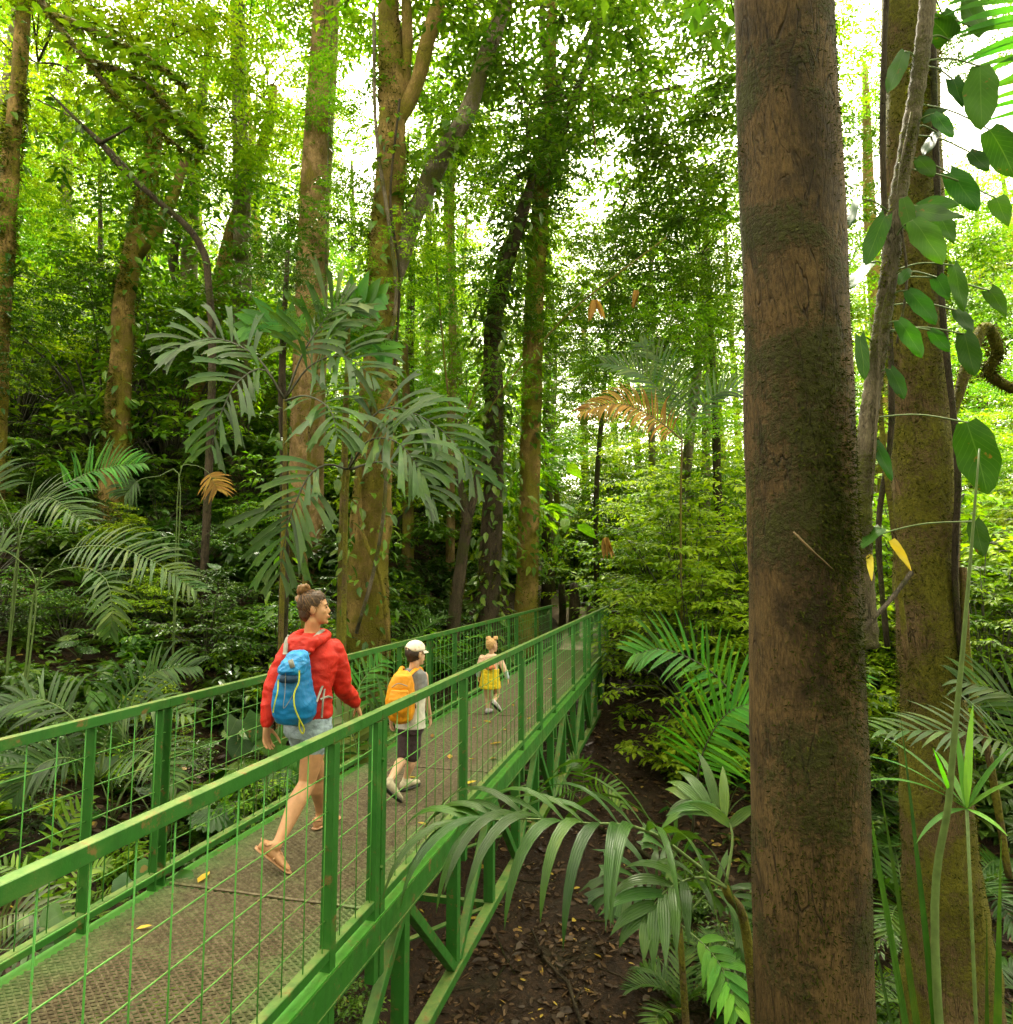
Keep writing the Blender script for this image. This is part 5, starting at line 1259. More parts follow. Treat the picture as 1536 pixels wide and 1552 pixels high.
# climbing big-leaved vine on the right
def climbing_vine():
    rnd.seed(431); d = 4.7
    root = empty('climbing_vine', at(1318, 900, 4.75)); tag(root, 'thick ringed climbing stem with large heart-shaped leaves beside the mossy trunk', 'vine')
    st = MB(); P = spline(px_pts([(1318, 980, 4.8), (1308, 820, 4.75), (1312, 680, d), (1326, 570, d), (1346, 430, d), (1362, 300, d), (1388, 150, d), (1406, 10, d), (1412, -90, d)]), 150)
    R = [(0.062 - 0.012 * i / 150) * (1.0 + (0.10 if i % 3 == 0 else 0.0) + 0.06 * nz(i, 0, .3)) for i in range(150)]
    st.tube(P, R, 16, bump=0.08, bs=8); st.build('stem', MAT['bark_grey'], root)
    moss_tufts(P, R, 2600, .03, root, lo=.05, hi_=.8, seed=45)
    for a in (((1350, 420), (1335, 500), (1330, 620), (1322, 760)), ((1382, 170), (1362, 290), (1375, 420), (1360, 520))):
        m = MB(); m.tube(spline([at(x, y, d - .08) for x, y in a], 20), .008, 6, bump=.2); m.build('aerial_root', MAT['bark_grey'], root)
    LV = [(1372, 78, 1346, 134, 32, .1), (1416, 172, 1446, 205, 30, 0), (1486, 100, 1488, 190, 58, .2), (1388, 322, 1460, 322, 42, 0), (1392, 312, 1452, 298, 34, .1), (1384, 334, 1434, 392, 52, -.1), (1342, 328, 1309, 396, 38, 0),
          (1320, 398, 1280, 436, 34, .2), (1376, 440, 1424, 484, 34, 0), (1362, 486, 1404, 534, 36, 0), (1446, 402, 1462, 468, 32, .1), (1462, 506, 1478, 566, 40, .1), (1440, 262, 1486, 312, 48, .3), (1440, 60, 1412, 20, 48, .2), (1492, 50, 1462, -5, 54, .3),
          (1466, 640, 1502, 742, 72, .2), (1304, 510, 1312, 572, 26, .1), (1322, 664, 1358, 722, 24, .1), (1500, 196, 1545, 260, 56, .4), (1396, 182, 1432, 160, 32, .1), (1370, 300, 1384, 352, 28, .0), (1420, 200, 1400, 230, 26, .2), (1380, 408, 1360, 425, 20, 0),
          (1428, 20, 1440, 60, 40, .4), (1445, 120, 1462, 160, 30, .3), (1425, 330, 1450, 365, 34, .2), (1470, 230, 1500, 255, 30, .3), (1410, 500, 1440, 530, 26, .1), (1350, 560, 1375, 600, 26, 0), (1510, 300, 1530, 340, 36, .4), (1450, 470, 1475, 500, 28, .2), (1300, 300, 1285, 340, 24, .1), (1390, 240, 1420, 262, 30, .1), (1500, 440, 1530, 475, 30, .3), (1478, 790, 1492, 840, 36, .3), (1336, 800, 1300, 830, 26, .1), (1420, 420, 1440, 452, 30, .2)]
    for bx, by, tx, ty, w, off in LV:
        dd = d - 0.12 + off
        b, t = at(bx, by, dd), at(tx, ty, dd - rnd.uniform(0.02, 0.12))
        k = min(range(len(P)), key=lambda i: (P[i] - (b + Vector((0, 0, -.08)))).length)
        m = MB(); m.tube(spline([P[k], (P[k] + b) / 2 + Vector((0, 0, .04)), b], 8), .006, 5); pt = m.build('leaf_stalk', MAT['stem'], root)
        h = MB(); heart(h, b, t - b, (CAM - b).normalized() + Vector((rnd.uniform(-.4, .4), rnd.uniform(-.4, .4), .7)), (t - b).length * 1.06, w / FPX * dd * .78, rnd.random(), droop=rnd.uniform(.2, .7), lobe=rnd.choice([.02, .05, .12]), oval=rnd.random() < .75, rows=12); h.build('leaf', MAT['leaf_big'], pt)
    for bx, by, tx, ty, w in ((1352, 818, 1386, 864, 12), (1318, 840, 1322, 880, 10)):
        b, t = at(bx, by, d), at(tx, ty, d - .1); h = MB(); heart(h, b, t - b, (CAM - b) + Vector((0, 0, .5)), (t - b).length, w / FPX * d, .6, lobe=0.0); h.build('leaf', MAT['leaf_yellow'], root)
climbing_vine()
# thin hanging lianas
for k, (pts, lab_) in enumerate((([(655, 300, 12.5), (668, 480, 12.4), (690, 640, 12.4), (735, 560, 12.5)], 'looping liana between the forked and the golden tree'),
                                 ([(1010, 360, 12), (930, 420, 12), (868, 470, 12.1), (820, 520, 12.2), (770, 580, 12.3), (735, 630, 12.4)], 'long thin twiggy liana slanting across the middle of the view'),
                                 ([(905, 60, 13), (898, 140, 13), (903, 230, 13)], 'thin liana hanging straight down near the upper middle'))):
    root = empty('liana', at(*pts[0])); tag(root, lab_, 'liana')
    m = MB(); q = spline(px_pts(pts), 30); m.tube(q, 0.016, 5, bump=.3); m.build('stem', MAT['bark_mossy'], root)
    climbers(q, [0.02] * 30, 60, .1, MAT['leaf_bright'], root, name='foliage', out=.05, seed=500 + k)
# clusters of dead leaves caught in the twigs
for px, py, d in ((902, 455, 12), (918, 815, 11.5), (965, 440, 14)):
    root = empty('dead_leaf_cluster', at(px, py, d)); tag(root, {902: 'curled brown dead leaf cluster hanging in the bright foliage', 918: 'dark brown dead leaf cluster hanging low right of the path', 965: 'small brown dead leaf cluster in the bright right canopy'}[px], 'dead leaves')
    rnd.seed(px)
    for i in range(5):
        mb = MB(); leaflet((0, 0, 0), (rnd.uniform(-.5, .5), rnd.uniform(-.5, .5), -1), (rnd.uniform(-1, 1), rnd.uniform(-1, 1), .2), .38, .10, .2, 4, 'lance', rnd.random() * .4, mb); mb.build('leaf', MAT['leaf_dead'], root, smooth=False, loc=(rnd.uniform(-.05, .05), rnd.uniform(-.05, .05), 0))
# fallen leaves on the deck
def deck_leaves():
    rnd.seed(441)
    spots = [(632, 1178), (682, 1150), (722, 1103), (648, 1250), (660, 1248), (560, 1320), (705, 1060), (752, 1148), (742, 1128), (765, 1105), (700, 1190), (602, 1212), (590, 1110), (655, 1118), (780, 1070), (840, 1030), (850, 1005), (800, 1090), (720, 1150), (560, 1275), (300, 1338), (206, 1408), (730, 1205), (688, 1225), (745, 1095), (825, 1060), (635, 1132)]
    m = MB(); np.random.seed(4); m.leaves(np.zeros((1, 3)), np.array([[1., 0, .05]]), np.array([[0, 0, 1.]]), np.array([.12]), np.array([.05]), fold=.18, droop=-.1, hi=True, var=np.array([.6])); me = m.mesh('fallen_leaf', MAT['leaf_yellow'])
    me2 = me.copy(); me2.materials[0] = MAT['leaf_dead']
    for px, py in spots:
        r = ray(px, py); p = CAM + r * ((0.026 - CAM.z) / r.z)
        if not (XL + .06 < p.x < XR - .06): continue
        o = bpy.data.objects.new('fallen_leaf', me if rnd.random() < .75 else me2); link(o); o.location = p; o.rotation_euler = (rnd.uniform(-.15, .15), rnd.uniform(-.1, .1), rnd.uniform(0, 6.28)); s = rnd.uniform(.6, 1.2); o.scale = (s, s, s)
        tag(o, 'fallen yellowed leaf lying on the bridge deck', 'leaf', 'fallen leaves on the bridge deck')
    for px, py, s in ((920, 1460, 1.6), (848, 1505, 1.3), (745, 1487, 1.2), (778, 1475, 1.2), (775, 1455, 1.0)):
        p = hit(px, py); o = bpy.data.objects.new('fallen_leaf', me if px != 778 else me2); link(o); o.location = p + Vector((0, 0, .03)); o.rotation_euler = (.3, .1, px); o.scale = (s, s, s)
        tag(o, 'fallen yellow leaf on the dark soil below the bridge', 'leaf', 'fallen yellow leaves on the soil')
deck_leaves()
# ------------------------------------------------------------------ people
def skinlike(name, c, rough=0.5):
    t = NT(name); v = t.coord(); n = t.noise(v, 26, 4)
    col = t.mix(t.rng(n, 0.35, 0.65), tuple(x * 0.9 for x in c), tuple(min(1, x * 1.08) for x in c))
    b = t.n('ShaderNodeBsdfPrincipled'); t.l(col, b.inputs['Base Color']); b.inputs['Roughness'].default_value = rough
    b.inputs['Subsurface Weight'].default_value = 0.05; b.inputs['Subsurface Radius'].default_value = (0.012, 0.005, 0.003)
    t.l(t.bump(t.noise(v, 180, 3), 0.08, 0.002), b.inputs['Normal'])
    return t.done(b.outputs[0])
def cloth(name, c, rough=0.7, var=0.22, scale=13, bs=0.6, weave=900):
    t = NT(name); v = t.coord(); n = t.noise(v, scale, 6, 0.6, 0.6); w = t.noise(v, weave * 0.4, 2)
    col = t.mix(t.rng(n, 0.3, 0.7), tuple(x * (1 - var) for x in c), tuple(min(1, x * (1 + var)) for x in c))
    return t.done(t.bsdf(col, rough, 0.3, t.bump(t.math('ADD', n, t.math('MULTIPLY', w, 0.06)), bs, 0.02)))
MAT['skin'] = skinlike('skin_tan', (0.47, 0.235, 0.12), 0.55); MAT['skin_fair'] = skinlike('skin_fair', (0.56, 0.33, 0.215), 0.55)
MAT['hair_brown'] = plain('hair_brown', (0.055, 0.026, 0.012), 0.45, 0.4, 0.5, 60, 0.7)
MAT['hair_light'] = plain('hair_light', (0.20, 0.10, 0.04), 0.45, 0.4, 0.45, 60, 0.7)
MAT['hair_blond'] = plain('hair_blond', (0.46, 0.27, 0.11), 0.5, 0.4, 0.35, 60, 0.7)
MAT['hair_dark'] = plain('hair_dark', (0.025, 0.013, 0.008), 0.5, 0.4, 0.4, 60, 0.6)
MAT['red'] = cloth('red_fabric', (0.50, 0.018, 0.010), 0.55); MAT['denim'] = cloth('pale_denim', (0.30, 0.37, 0.46), 0.8, 0.35, 22)
MAT['blue'] = cloth('blue_nylon', (0.008, 0.15, 0.40), 0.45, 0.25, 7, 0.5); MAT['blue_lid'] = cloth('blue_ripstop', (0.015, 0.20, 0.50), 0.42, 0.3, 18, 0.7); MAT['navy'] = cloth('navy_mesh', (0.006, 0.03, 0.075), 0.7)
MAT['greyweb'] = plain('grey_webbing', (0.22, 0.21, 0.19), 0.7); MAT['yellow_cord'] = plain('yellow_cord', (0.62, 0.62, 0.03), 0.6)
MAT['sandal'] = plain('tan_leather', (0.42, 0.22, 0.12), 0.55); MAT['sole'] = plain('dark_sole', (0.045, 0.03, 0.022), 0.7)
MAT['orange'] = cloth('orange_nylon', (0.68, 0.27, 0.012), 0.5, 0.2, 10, .5); MAT['greyshirt'] = cloth('grey_shirt', (0.20, 0.20, 0.22)); MAT['whiteshirt'] = cloth('white_shirt', (0.62, 0.58, 0.54))
MAT['plum'] = cloth('dark_plum_shorts', (0.055, 0.036, 0.043)); MAT['cap'] = None
MAT['peach'] = cloth('peach_shirt', (0.74, 0.50, 0.38)); MAT['paleblue'] = cloth('pale_blue_cuff', (0.5, 0.58, 0.66)); MAT['yellow'] = cloth('yellow_skirt', (0.68, 0.46, 0.012)); MAT['coral'] = cloth('coral_bag', (0.62, 0.20, 0.08))
MAT['shoe'] = plain('beige_shoe', (0.36, 0.31, 0.22), 0.7); MAT['shoe_lilac'] = plain('lilac_shoe', (0.42, 0.36, 0.40), 0.7); MAT['black'] = plain('black_rubber', (0.02, 0.017, 0.016), 0.6)
MAT['eye'] = plain('eye_dark', (0.02, 0.013, 0.01), 0.2); MAT['lip'] = plain('lips', (0.42, 0.12, 0.09), 0.5)
def cap_mat():
    t = NT('floral_cap'); v = t.coord(); n = t.n('ShaderNodeTexVoronoi'); t.l(v, n.inputs['Vector']); n.inputs['Scale'].default_value = 38
    k = t.rng(n.outputs['Distance'], 0.18, 0.34, 1, 0)
    hue = t.ramp(t.noise(v, 30, 1), [(0.35, (0.55, 0.16, 0.12)), (0.5, (0.22, 0.34, 0.22)), (0.62, (0.62, 0.40, 0.22))])
    return t.done(t.bsdf(t.mix(t.math('MULTIPLY', k, .75), (0.66, 0.58, 0.50), hue), 0.8, 0.2))
MAT['cap'] = cap_mat()

class Blob(MB):
    """closed overlapping volumes fused into one skin by voxel remeshing"""
    def limb(s, pts, rad, n=None, sides=14):
        pts = [Vector(p) for p in pts]; n = n or 5 * (len(pts) - 1) + 1
        P = spline(pts, n); R = lerp_list(rad, n)
        d0 = (P[0] - P[1]).normalized(); d1 = (P[-1] - P[-2]).normalized()
        PP = [P[0] + d0 * R[0] * .85, P[0] + d0 * R[0] * .6] + P + [P[-1] + d1 * R[-1] * .6, P[-1] + d1 * R[-1] * .85]
        RR = [R[0] * .4, R[0] * .75] + R + [R[-1] * .75, R[-1] * .4]
        s.tube(PP, RR, sides)
    def loft(s, secs, X, Y, sides=20, p=2.0):
        """secs: (centre, half width along X, half depth along Y)"""
        X, Y = Vector(X).normalized(), Vector(Y).normalized(); R = []
        for c, a, b in secs:
            c = Vector(c); r = []
            for k in range(sides):
                t = 2 * math.pi * k / sides; co, si = math.cos(t), math.sin(t)
                r.append(tuple(c + X * a * math.copysign(abs(co) ** (2 / p), co) + Y * b * math.copysign(abs(si) ** (2 / p), si)))
            R.append(r)
        s.rings(R)
    def fused(s, name, mat, parent, voxel, smooth=6, wrinkle=0.0, ws=14.0, wseed=0.0):
        me = s.mesh(name, None); tmp = bpy.data.objects.new(name + '_tmp', me); COL.objects.link(tmp)
        m = tmp.modifiers.new('r', 'REMESH'); m.mode = 'VOXEL'; m.voxel_size = voxel; m.use_smooth_shade = True
        m = tmp.modifiers.new('s', 'SMOOTH'); m.factor = 0.5; m.iterations = smooth
        dg = bpy.context.evaluated_depsgraph_get(); dg.update()
        out = bpy.data.meshes.new_from_object(tmp.evaluated_get(dg)); out.name = name
        bpy.data.objects.remove(tmp); bpy.data.meshes.remove(me)
        if wrinkle:
            n = len(out.vertices); co = np.empty(n * 3, np.float32); no = np.empty(n * 3, np.float32)
            out.vertices.foreach_get('co', co); out.vertex_normals.foreach_get('vector', no); co = co.reshape(-1, 3); no = no.reshape(-1, 3)
            w = np.array([mnoise.noise(Vector((c[0] * ws + wseed, c[1] * ws, c[2] * ws * 1.6))) * 0.6 + 0.4 * (1 - abs(mnoise.noise(Vector((c[0] * ws * .7, c[1] * ws * .7 + wseed, c[2] * ws * 1.1)))) * 2) for c in co])
            out.vertices.foreach_set('co', (co + no * (w * wrinkle)[:, None]).ravel())
        out.polygons.foreach_set('use_smooth', np.ones(len(out.polygons), bool))
        out.materials.clear(); out.materials.append(mat); out.update()
        return put(name, out, parent)
def hand(bl, wrist, d, side, palm_n, s, curl=0.9):
    """palm and five fingers; d along the hand, side towards the thumb"""
    w = Vector(wrist); d = Vector(d).normalized(); side = (Vector(side) - d * Vector(side).dot(d)).normalized(); nn = d.cross(side)
    if nn.dot(Vector(palm_n)) < 0: nn = -nn
    bl.loft([(w, .026 * s, .020 * s), (w + d * .03 * s, .034 * s, .016 * s), (w + d * .065 * s, .040 * s, .014 * s), (w + d * .088 * s, .038 * s, .012 * s)], side, nn, 12)
    for k, L in enumerate((.068, .078, .073, .058)):
        b = w + d * .082 * s + side * (.030 - .0205 * k) * s; f = d + side * (.10 - .07 * k); pts = [b]; dd = f.normalized()
        for q in range(3):
            dd = (dd + nn * curl * .42).normalized(); pts.append(pts[-1] + dd * L * s * (.42, .32, .26)[q])
        bl.limb(pts, [.0092 * s, .009 * s, .008 * s, .0065 * s], 7, 8)
    b = w + d * .025 * s + side * .026 * s
    bl.limb([b, b + (d * .6 + side * .7 + nn * .3) * .032 * s, b + (d * 1.0 + side * .75 + nn * .55) * .055 * s, b + (d * 1.4 + side * .6 + nn * .8) * .07 * s], [.012 * s, .011 * s, .009 * s, .007 * s], 8, 8)
def foot(bl, ankle, heel, toe, s=1.0, up=(0, 0, 1)):
    a, h, t = Vector(ankle), Vector(heel), Vector(toe); f = (t - h).normalized(); up = Vector(up); sd = f.cross(up).normalized(); u = sd.cross(f).normalized(); L = (t - h).length
    bl.loft([(h - f * .012 * s + u * .028 * s, .016 * s, .020 * s), (h + f * .02 * L + u * .034 * s, .028 * s, .032 * s), (h + f * .25 * L + u * .038 * s, .031 * s, .036 * s), (h + f * .5 * L + u * .030 * s, .036 * s, .028 * s), (h + f * .72 * L + u * .019 * s, .042 * s, .018 * s), (h + f * .92 * L + u * .014 * s, .036 * s, .013 * s), (t + u * .012 * s, .018 * s, .009 * s)], sd, u, 14)
    bl.limb([a, h + f * .22 * L + u * .045 * s], [.034 * s, .032 * s], 5, 12)
def head(bl, c, f, u, s, ear=True):
    """skull, face, nose, lips, chin, ears. c centre, f facing, u up; s = head height in metres"""
    f = Vector(f).normalized(); u = Vector(u); sd = f.cross(u).normalized(); u = sd.cross(f).normalized(); E = bl.ellipsoid
    def P(a, b, z): return c + (f * a + sd * b + u * z) * s
    E(P(-.07, 0, .10), (sd * .325 * s, f * .40 * s, u * .385 * s), 20, 14)
    E(P(.12, 0, -.10), (sd * .265 * s, f * .235 * s, u * .36 * s), 18, 12)
    E(P(.17, 0, -.34), (sd * .165 * s, f * .155 * s, u * .12 * s), 12, 8)
    E(P(.30, 0, -.405), (sd * .075 * s, f * .055 * s, u * .055 * s), 10, 8)      # chin
    E(P(.285, 0, .09), (sd * .19 * s, f * .05 * s, u * .07 * s), 12, 8)             # brow
    bl.limb([P(.335, 0, .03), P(.365, 0, -.05), P(.392, 0, -.10)], [.028 * s, .034 * s, .040 * s], 6, 8)  # nose
    E(P(.36, 0, -.135), (sd * .065 * s, f * .045 * s, u * .032 * s), 8, 6)
    E(P(.345, 0, -.235), (sd * .095 * s, f * .045 * s, u * .026 * s), 10, 6); E(P(.335, 0, -.282), (sd * .085 * s, f * .045 * s, u * .028 * s), 10, 6)
    for g in (-1, 1):
        E(P(.245, g * .15, -.10), (sd * .09 * s, f * .075 * s, u * .09 * s), 10, 8)   # cheeks
        if ear:
            E(P(-.03, g * .305, -.03), (f * .085 * s, sd * .032 * s, u * .135 * s), 12, 8); E(P(-.05, g * .335, .02), (f * .06 * s, sd * .022 * s, u * .085 * s), 10, 8)
    return P, sd, f, u
def face_bits(P, sd, f, u, s, root, brow='hair_brown'):
    for g in (-1, 1):
        e = MB(); e.ellipsoid(P(.325, g * .135, .015), (sd * .048 * s, f * .022 * s, u * .022 * s), 10, 8); e.build('eye', MAT['eye'], root)
        e = MB(); e.tube(spline([P(.355, g * .06, .075), P(.345, g * .14, .10), P(.285, g * .215, .075)], 7), [.008 * s, .014 * s, .014 * s, .013 * s, .01 * s, .008 * s, .005 * s], 6); e.build('eyebrow', MAT[brow], root)
    e = MB(); e.ellipsoid(P(.383, 0, -.258), (sd * .088 * s, f * .016 * s, u * .034 * s), 12, 8); e.build('lips', MAT['lip'], root)
def ribbon(path, w, th, nrm):
    m = MB(); P = spline(path, 5 * (len(path) - 1) + 1); n = len(P); V = []
    for i in range(n):
        t = (P[min(i + 1, n - 1)] - P[max(i - 1, 0)]).normalized(); nn = Vector(nrm(P[i]) if callable(nrm) else nrm); s = t.cross(nn).normalized(); q = s.cross(t).normalized()
        V += [P[i] + s * w / 2 - q * th / 2, P[i] - s * w / 2 - q * th / 2, P[i] - s * w / 2 + q * th / 2, P[i] + s * w / 2 + q * th / 2]
    F = [(i * 4 + k, i * 4 + (k + 1) % 4, i * 4 + 4 + (k + 1) % 4, i * 4 + 4 + k) for i in range(n - 1) for k in range(4)]
    m.add([tuple(v) for v in V], None, F + [(0, 1, 2, 3), ((n - 1) * 4 + 3, (n - 1) * 4 + 2, (n - 1) * 4 + 1, (n - 1) * 4)])
    return m
SX, FY = Vector((1, 0, 0)), Vector((0, 1, 0))
VR = _R @ Vector((1, 0, 0))                                   # level direction to the photograph's right
DZ = 0.021                                                    # top of the deck metal

def woman():
    root = empty('person', (-2.35, 3.95, DZ)); tag(root, 'woman in red jacket and denim shorts striding along the bridge, head turned right', 'person', 'family walking on the bridge')
    hc = at(478, 922, 4.44); s = 0.232
    f = (VR * 0.97 + FY * 0.18 + Vector((0, 0, .06))).normalized(); u = Vector((-.03, -.02, 1))
    shL, shR = at(437, 984, 4.40), at(511, 984, 4.44)
    elL, wrL = at(413, 1048, 4.32), at(404, 1100, 4.26)
    elR, wrR = at(519, 1040, 4.52), at(541, 1069, 4.70)
    nk, ch, ws, hp = at(473, 962, 4.44), at(472, 1010, 4.42), at(468, 1052, 4.40), at(467, 1092, 4.38)
    hR, kR, aR = at(480, 1100, 4.36), at(465, 1188, 4.30), at(423, 1284, 4.06)
    hL, kL, aL = at(456, 1100, 4.42), at(484, 1180, 4.62), at(479, 1248, 4.72)
    hR.x = hp.x + .075; hL.x = hp.x - .075
    toeR = at(437, 1322, 4.0); toeR.z = DZ + .006; heelR = at(405, 1297, 3.98); heelR = toeR + (heelR - toeR).normalized() * .225
    heelL = at(478, 1266, 4.66); heelL.z = DZ + .010; toeL = heelL + (Vector((.18, 1.0, 0)).normalized()) * .235; toeL.z = DZ + .008; aL = heelL + (toeL - heelL) * .2 + Vector((0, 0, .085))
    aR = heelR + (toeR - heelR) * .26 + (Vector((0, 0, 1)) + (toeR - heelR).normalized() * .8).normalized() * .075
    b = Blob(); P, sd, fd, ud = head(b, hc, f, u, s)
    b.limb([nk - Vector((0, 0, .03)), nk + Vector((0, 0, .03)), hc + (fd * -.06 - ud * .30) * s], [.060, .050, .050], 9)
    b.loft([(nk, .09, .05), (ch + Vector((0, 0, .06)), .15, .085), (ch, .145, .10), (ws, .115, .085), (hp + Vector((0, 0, .05)), .145, .10), (hp - Vector((0, 0, .06)), .15, .11)], SX, FY)
    b.limb([shL.lerp(ch, .22), elL, wrL], [.040, .036, .025]); b.limb([shR.lerp(ch, .22), elR, wrR], [.040, .036, .025])
    for h, k, a in ((hR, kR, aR), (hL, kL, aL)):
        c1 = k.lerp(a, .28) + (FY * -.018); b.limb([h, h.lerp(k, .5), k.lerp(h, .12), k, c1, k.lerp(a, .6), a.lerp(k, .1), a], [.088, .076, .058, .053, .057, .045, .031, .031], 22, 18)
    foot(b, aR, heelR, toeR, 1.0, up=(Vector((0, 0, 1)) + (toeR - heelR).normalized() * .6)); foot(b, aL, heelL, toeL, 1.0)
    hand(b, wrL, Vector((.03, .02, -1)), FY, SX, 1.0, .8); hand(b, wrR, Vector((.10, .45, -.75)), Vector((-.5, .8, .3)), -SX, 1.0, 1.0)
    b.fused('body', MAT['skin'], root, .0052, 5)
    face_bits(P, sd, fd, ud, s, root)
    # hair drawn up into a bun
    h = Blob(); E = h.ellipsoid
    E(P(-.105, 0, .135), (sd * .345 * s, fd * .395 * s, ud * .385 * s), 20, 14); E(P(.02, 0, .29), (sd * .285 * s, fd * .28 * s, ud * .225 * s), 16, 10); E(P(-.26, 0, -.10), (sd * .27 * s, fd * .20 * s, ud * .27 * s), 16, 10)
    h.fused('hair', MAT['hair_brown'], root, .006, 3, wrinkle=.004, ws=55)
    # combed strands over the moulded hair, and a few loose ones
    rnd.seed(7); st = MB(); stl = MB()
    for k in range(230):
        g = rnd.uniform(-1, 1); z0 = .30 - .34 * abs(g) ** 1.3 + rnd.uniform(-.30, .05)
        a = Vector((.26 - .34 * abs(g) - max(0, .1 - z0) * .5, .30 * g, z0)); e = Vector((-.30 + rnd.uniform(-.08, .08), rnd.uniform(-.1, .1), .50)); q = []
        for t in np.linspace(0, 1, 7):
            v = a.lerp(e, t) - Vector((-.105, 0, .135)); v = Vector((v.x / .40, v.y / .35, v.z / .39)); v = v.normalized() * rnd.uniform(1.0, 1.035); q.append(P(v.x * .40 - .105, v.y * .35, v.z * .39 + .135))
        (stl if rnd.random() < .3 else st).tube(q, .0013, 4, cap=False)
    for k in range(14):
        b0 = P(rnd.uniform(-.45, .1), rnd.uniform(-.3, .3), rnd.uniform(-.3, .5)); st.tube([b0, b0 + Vector((rnd.uniform(-.02, .02), rnd.uniform(-.02, .02), .012)), b0 + Vector((rnd.uniform(-.04, .04), rnd.uniform(-.04, .04), rnd.uniform(-.03, .03)))], .0007, 4, cap=False)
    o = st.build('hair_strands', MAT['hair_brown'], root); o['kind'] = 'stuff'; o = stl.build('hair_strands', MAT['hair_light'], root); o['kind'] = 'stuff'
    bun = Blob(); c = P(-.30, 0, .56)
    for k in range(5):
        a = k * 1.257; bun.limb([c + (fd * math.cos(a + q) * .13 + sd * math.sin(a + q) * .13 + ud * (.10 * math.sin(q * 1.7 + k))) * s for q in (0, .7, 1.4, 2.1, 2.8)], [.040 * s, .062 * s, .066 * s, .06 * s, .035 * s], 12, 9)
    bun.ellipsoid(c, (sd * .15 * s, fd * .15 * s, ud * .14 * s)); bun.ellipsoid(P(-.42, 0, .30), (sd * .12 * s, fd * .10 * s, ud * .10 * s))
    bun.limb([P(-.46, .1, .22), P(-.50, .02, .32), P(-.40, -.08, .40), P(-.22, -.12, .44)], [.03 * s, .05 * s, .05 * s, .03 * s], 12, 8)
    bun.fused('hair_bun', MAT['hair_light'], root, .005, 1, wrinkle=.003, ws=70)
    # jacket
    j = Blob()
    j.loft([(nk + Vector((0, 0, .012)), .075, .06), (nk - Vector((0, 0, .035)), .14, .08), (ch + Vector((0, 0, .075)), .185, .105), (ch, .178, .125), (ws + Vector((0, 0, .04)), .155, .118), (ws - Vector((0, 0, .06)), .158, .122), (hp + Vector((0, 0, .05)), .162, .126), (hp + Vector((0, 0, .025)), .158, .122)], SX, FY, 24)
    j.limb([shL + Vector((.03, 0, 0)), shL.lerp(elL, .5), elL, elL.lerp(wrL, .6), wrL + (elL - wrL) * .10], [.072, .064, .058, .050, .038], 20, 16)
    j.limb([shR - Vector((.03, 0, 0)), shR.lerp(elR, .5), elR, elR.lerp(wrR, .6), wrR + (elR - wrR) * .12], [.072, .066, .062, .052, .038], 20, 16)
    j.fused('jacket', MAT['red'], root, .008, 4, wrinkle=.010, ws=16)
    hd = Blob(); q = at(458, 975, 4.33)                               # hood bunched behind the neck
    hd.ellipsoid(q, (SX * .115, FY * .06, Vector((0, 0, .055)))); hd.ellipsoid(q + Vector((.0, -.015, -.035)), (SX * .10, FY * .055, Vector((0, 0, .04))))
    hd.limb([q + Vector((-.08, .02, .02)), q + Vector((-.06, .10, .05)), q + Vector((.05, .16, .055)), q + Vector((.115, .10, .035)), q + Vector((.09, .0, .01))], [.035, .03, .025, .03, .035], 18)
    hd.fused('hood', MAT['red'], root, .007, 3, wrinkle=.010, ws=24, wseed=5)
    # shorts
    sh = Blob()
    sh.loft([(hp + Vector((0, 0, .07)), .148, .112), (hp, .158, .122), (hp - Vector((0, 0, .07)), .160, .122), (hp - Vector((0, 0, .10)), .145, .11)], SX, FY, 22)
    for h_, k_ in ((hR, kR), (hL, kL)): sh.limb([h_, h_.lerp(k_, .34)], [.092, .094], 6, 18)
    sh.fused('shorts', MAT['denim'], root, .008, 3, wrinkle=.005, ws=26)
    # sandals
    for a, he, to, up in ((aR, heelR, toeR, (Vector((0, 0, 1)) + (toeR - heelR).normalized() * .6)), (aL, heelL, toeL, Vector((0, 0, 1)))):
        ff = (to - he).normalized(); s1 = ff.cross(up).normalized(); uu = s1.cross(ff).normalized(); L = (to - he).length
        sb = Blob(); sb.loft([(he - ff * .02 - uu * .0, .020, .007), (he, .031, .009), (he + ff * .5 * L, .033, .009), (he + ff * .8 * L, .045, .009), (to, .036, .008), (to + ff * .022, .015, .006)], s1, uu, 16)
        so = sb.build('sandal', MAT['sandal'], root)
        for pth in ([he + ff * .02 + s1 * .034 + uu * .05, he - ff * .022 + uu * .055, he + ff * .02 - s1 * .034 + uu * .05, he + ff * .30 * L + uu * .088, he + ff * .02 + s1 * .034 + uu * .05], [he + ff * .45 * L + s1 * .040 + uu * .012, he + ff * .55 * L + uu * .058, he + ff * .7 * L - s1 * .046 + uu * .01], [he + ff * .35 * L + uu * .075, he + ff * .6 * L + uu * .05, he + ff * .86 * L + uu * .026]):
            m = MB(); m.tube(spline(pth, 16), .0055, 6); m.build('strap', MAT['sandal'], so)
    # backpack hangs from her shoulders: a thing of its own
    bp = empty('backpack', at(448, 1095, 4.2)); tag(bp, 'blue drawstring backpack with yellow cords on the back of the woman', 'backpack')
    K = Blob(); by = 4.19
    def sec(y, x0, x1, dep, d=by): return (at((x0 + x1) / 2, y, d), (x1 - x0) / 2 / FPX * d, dep)
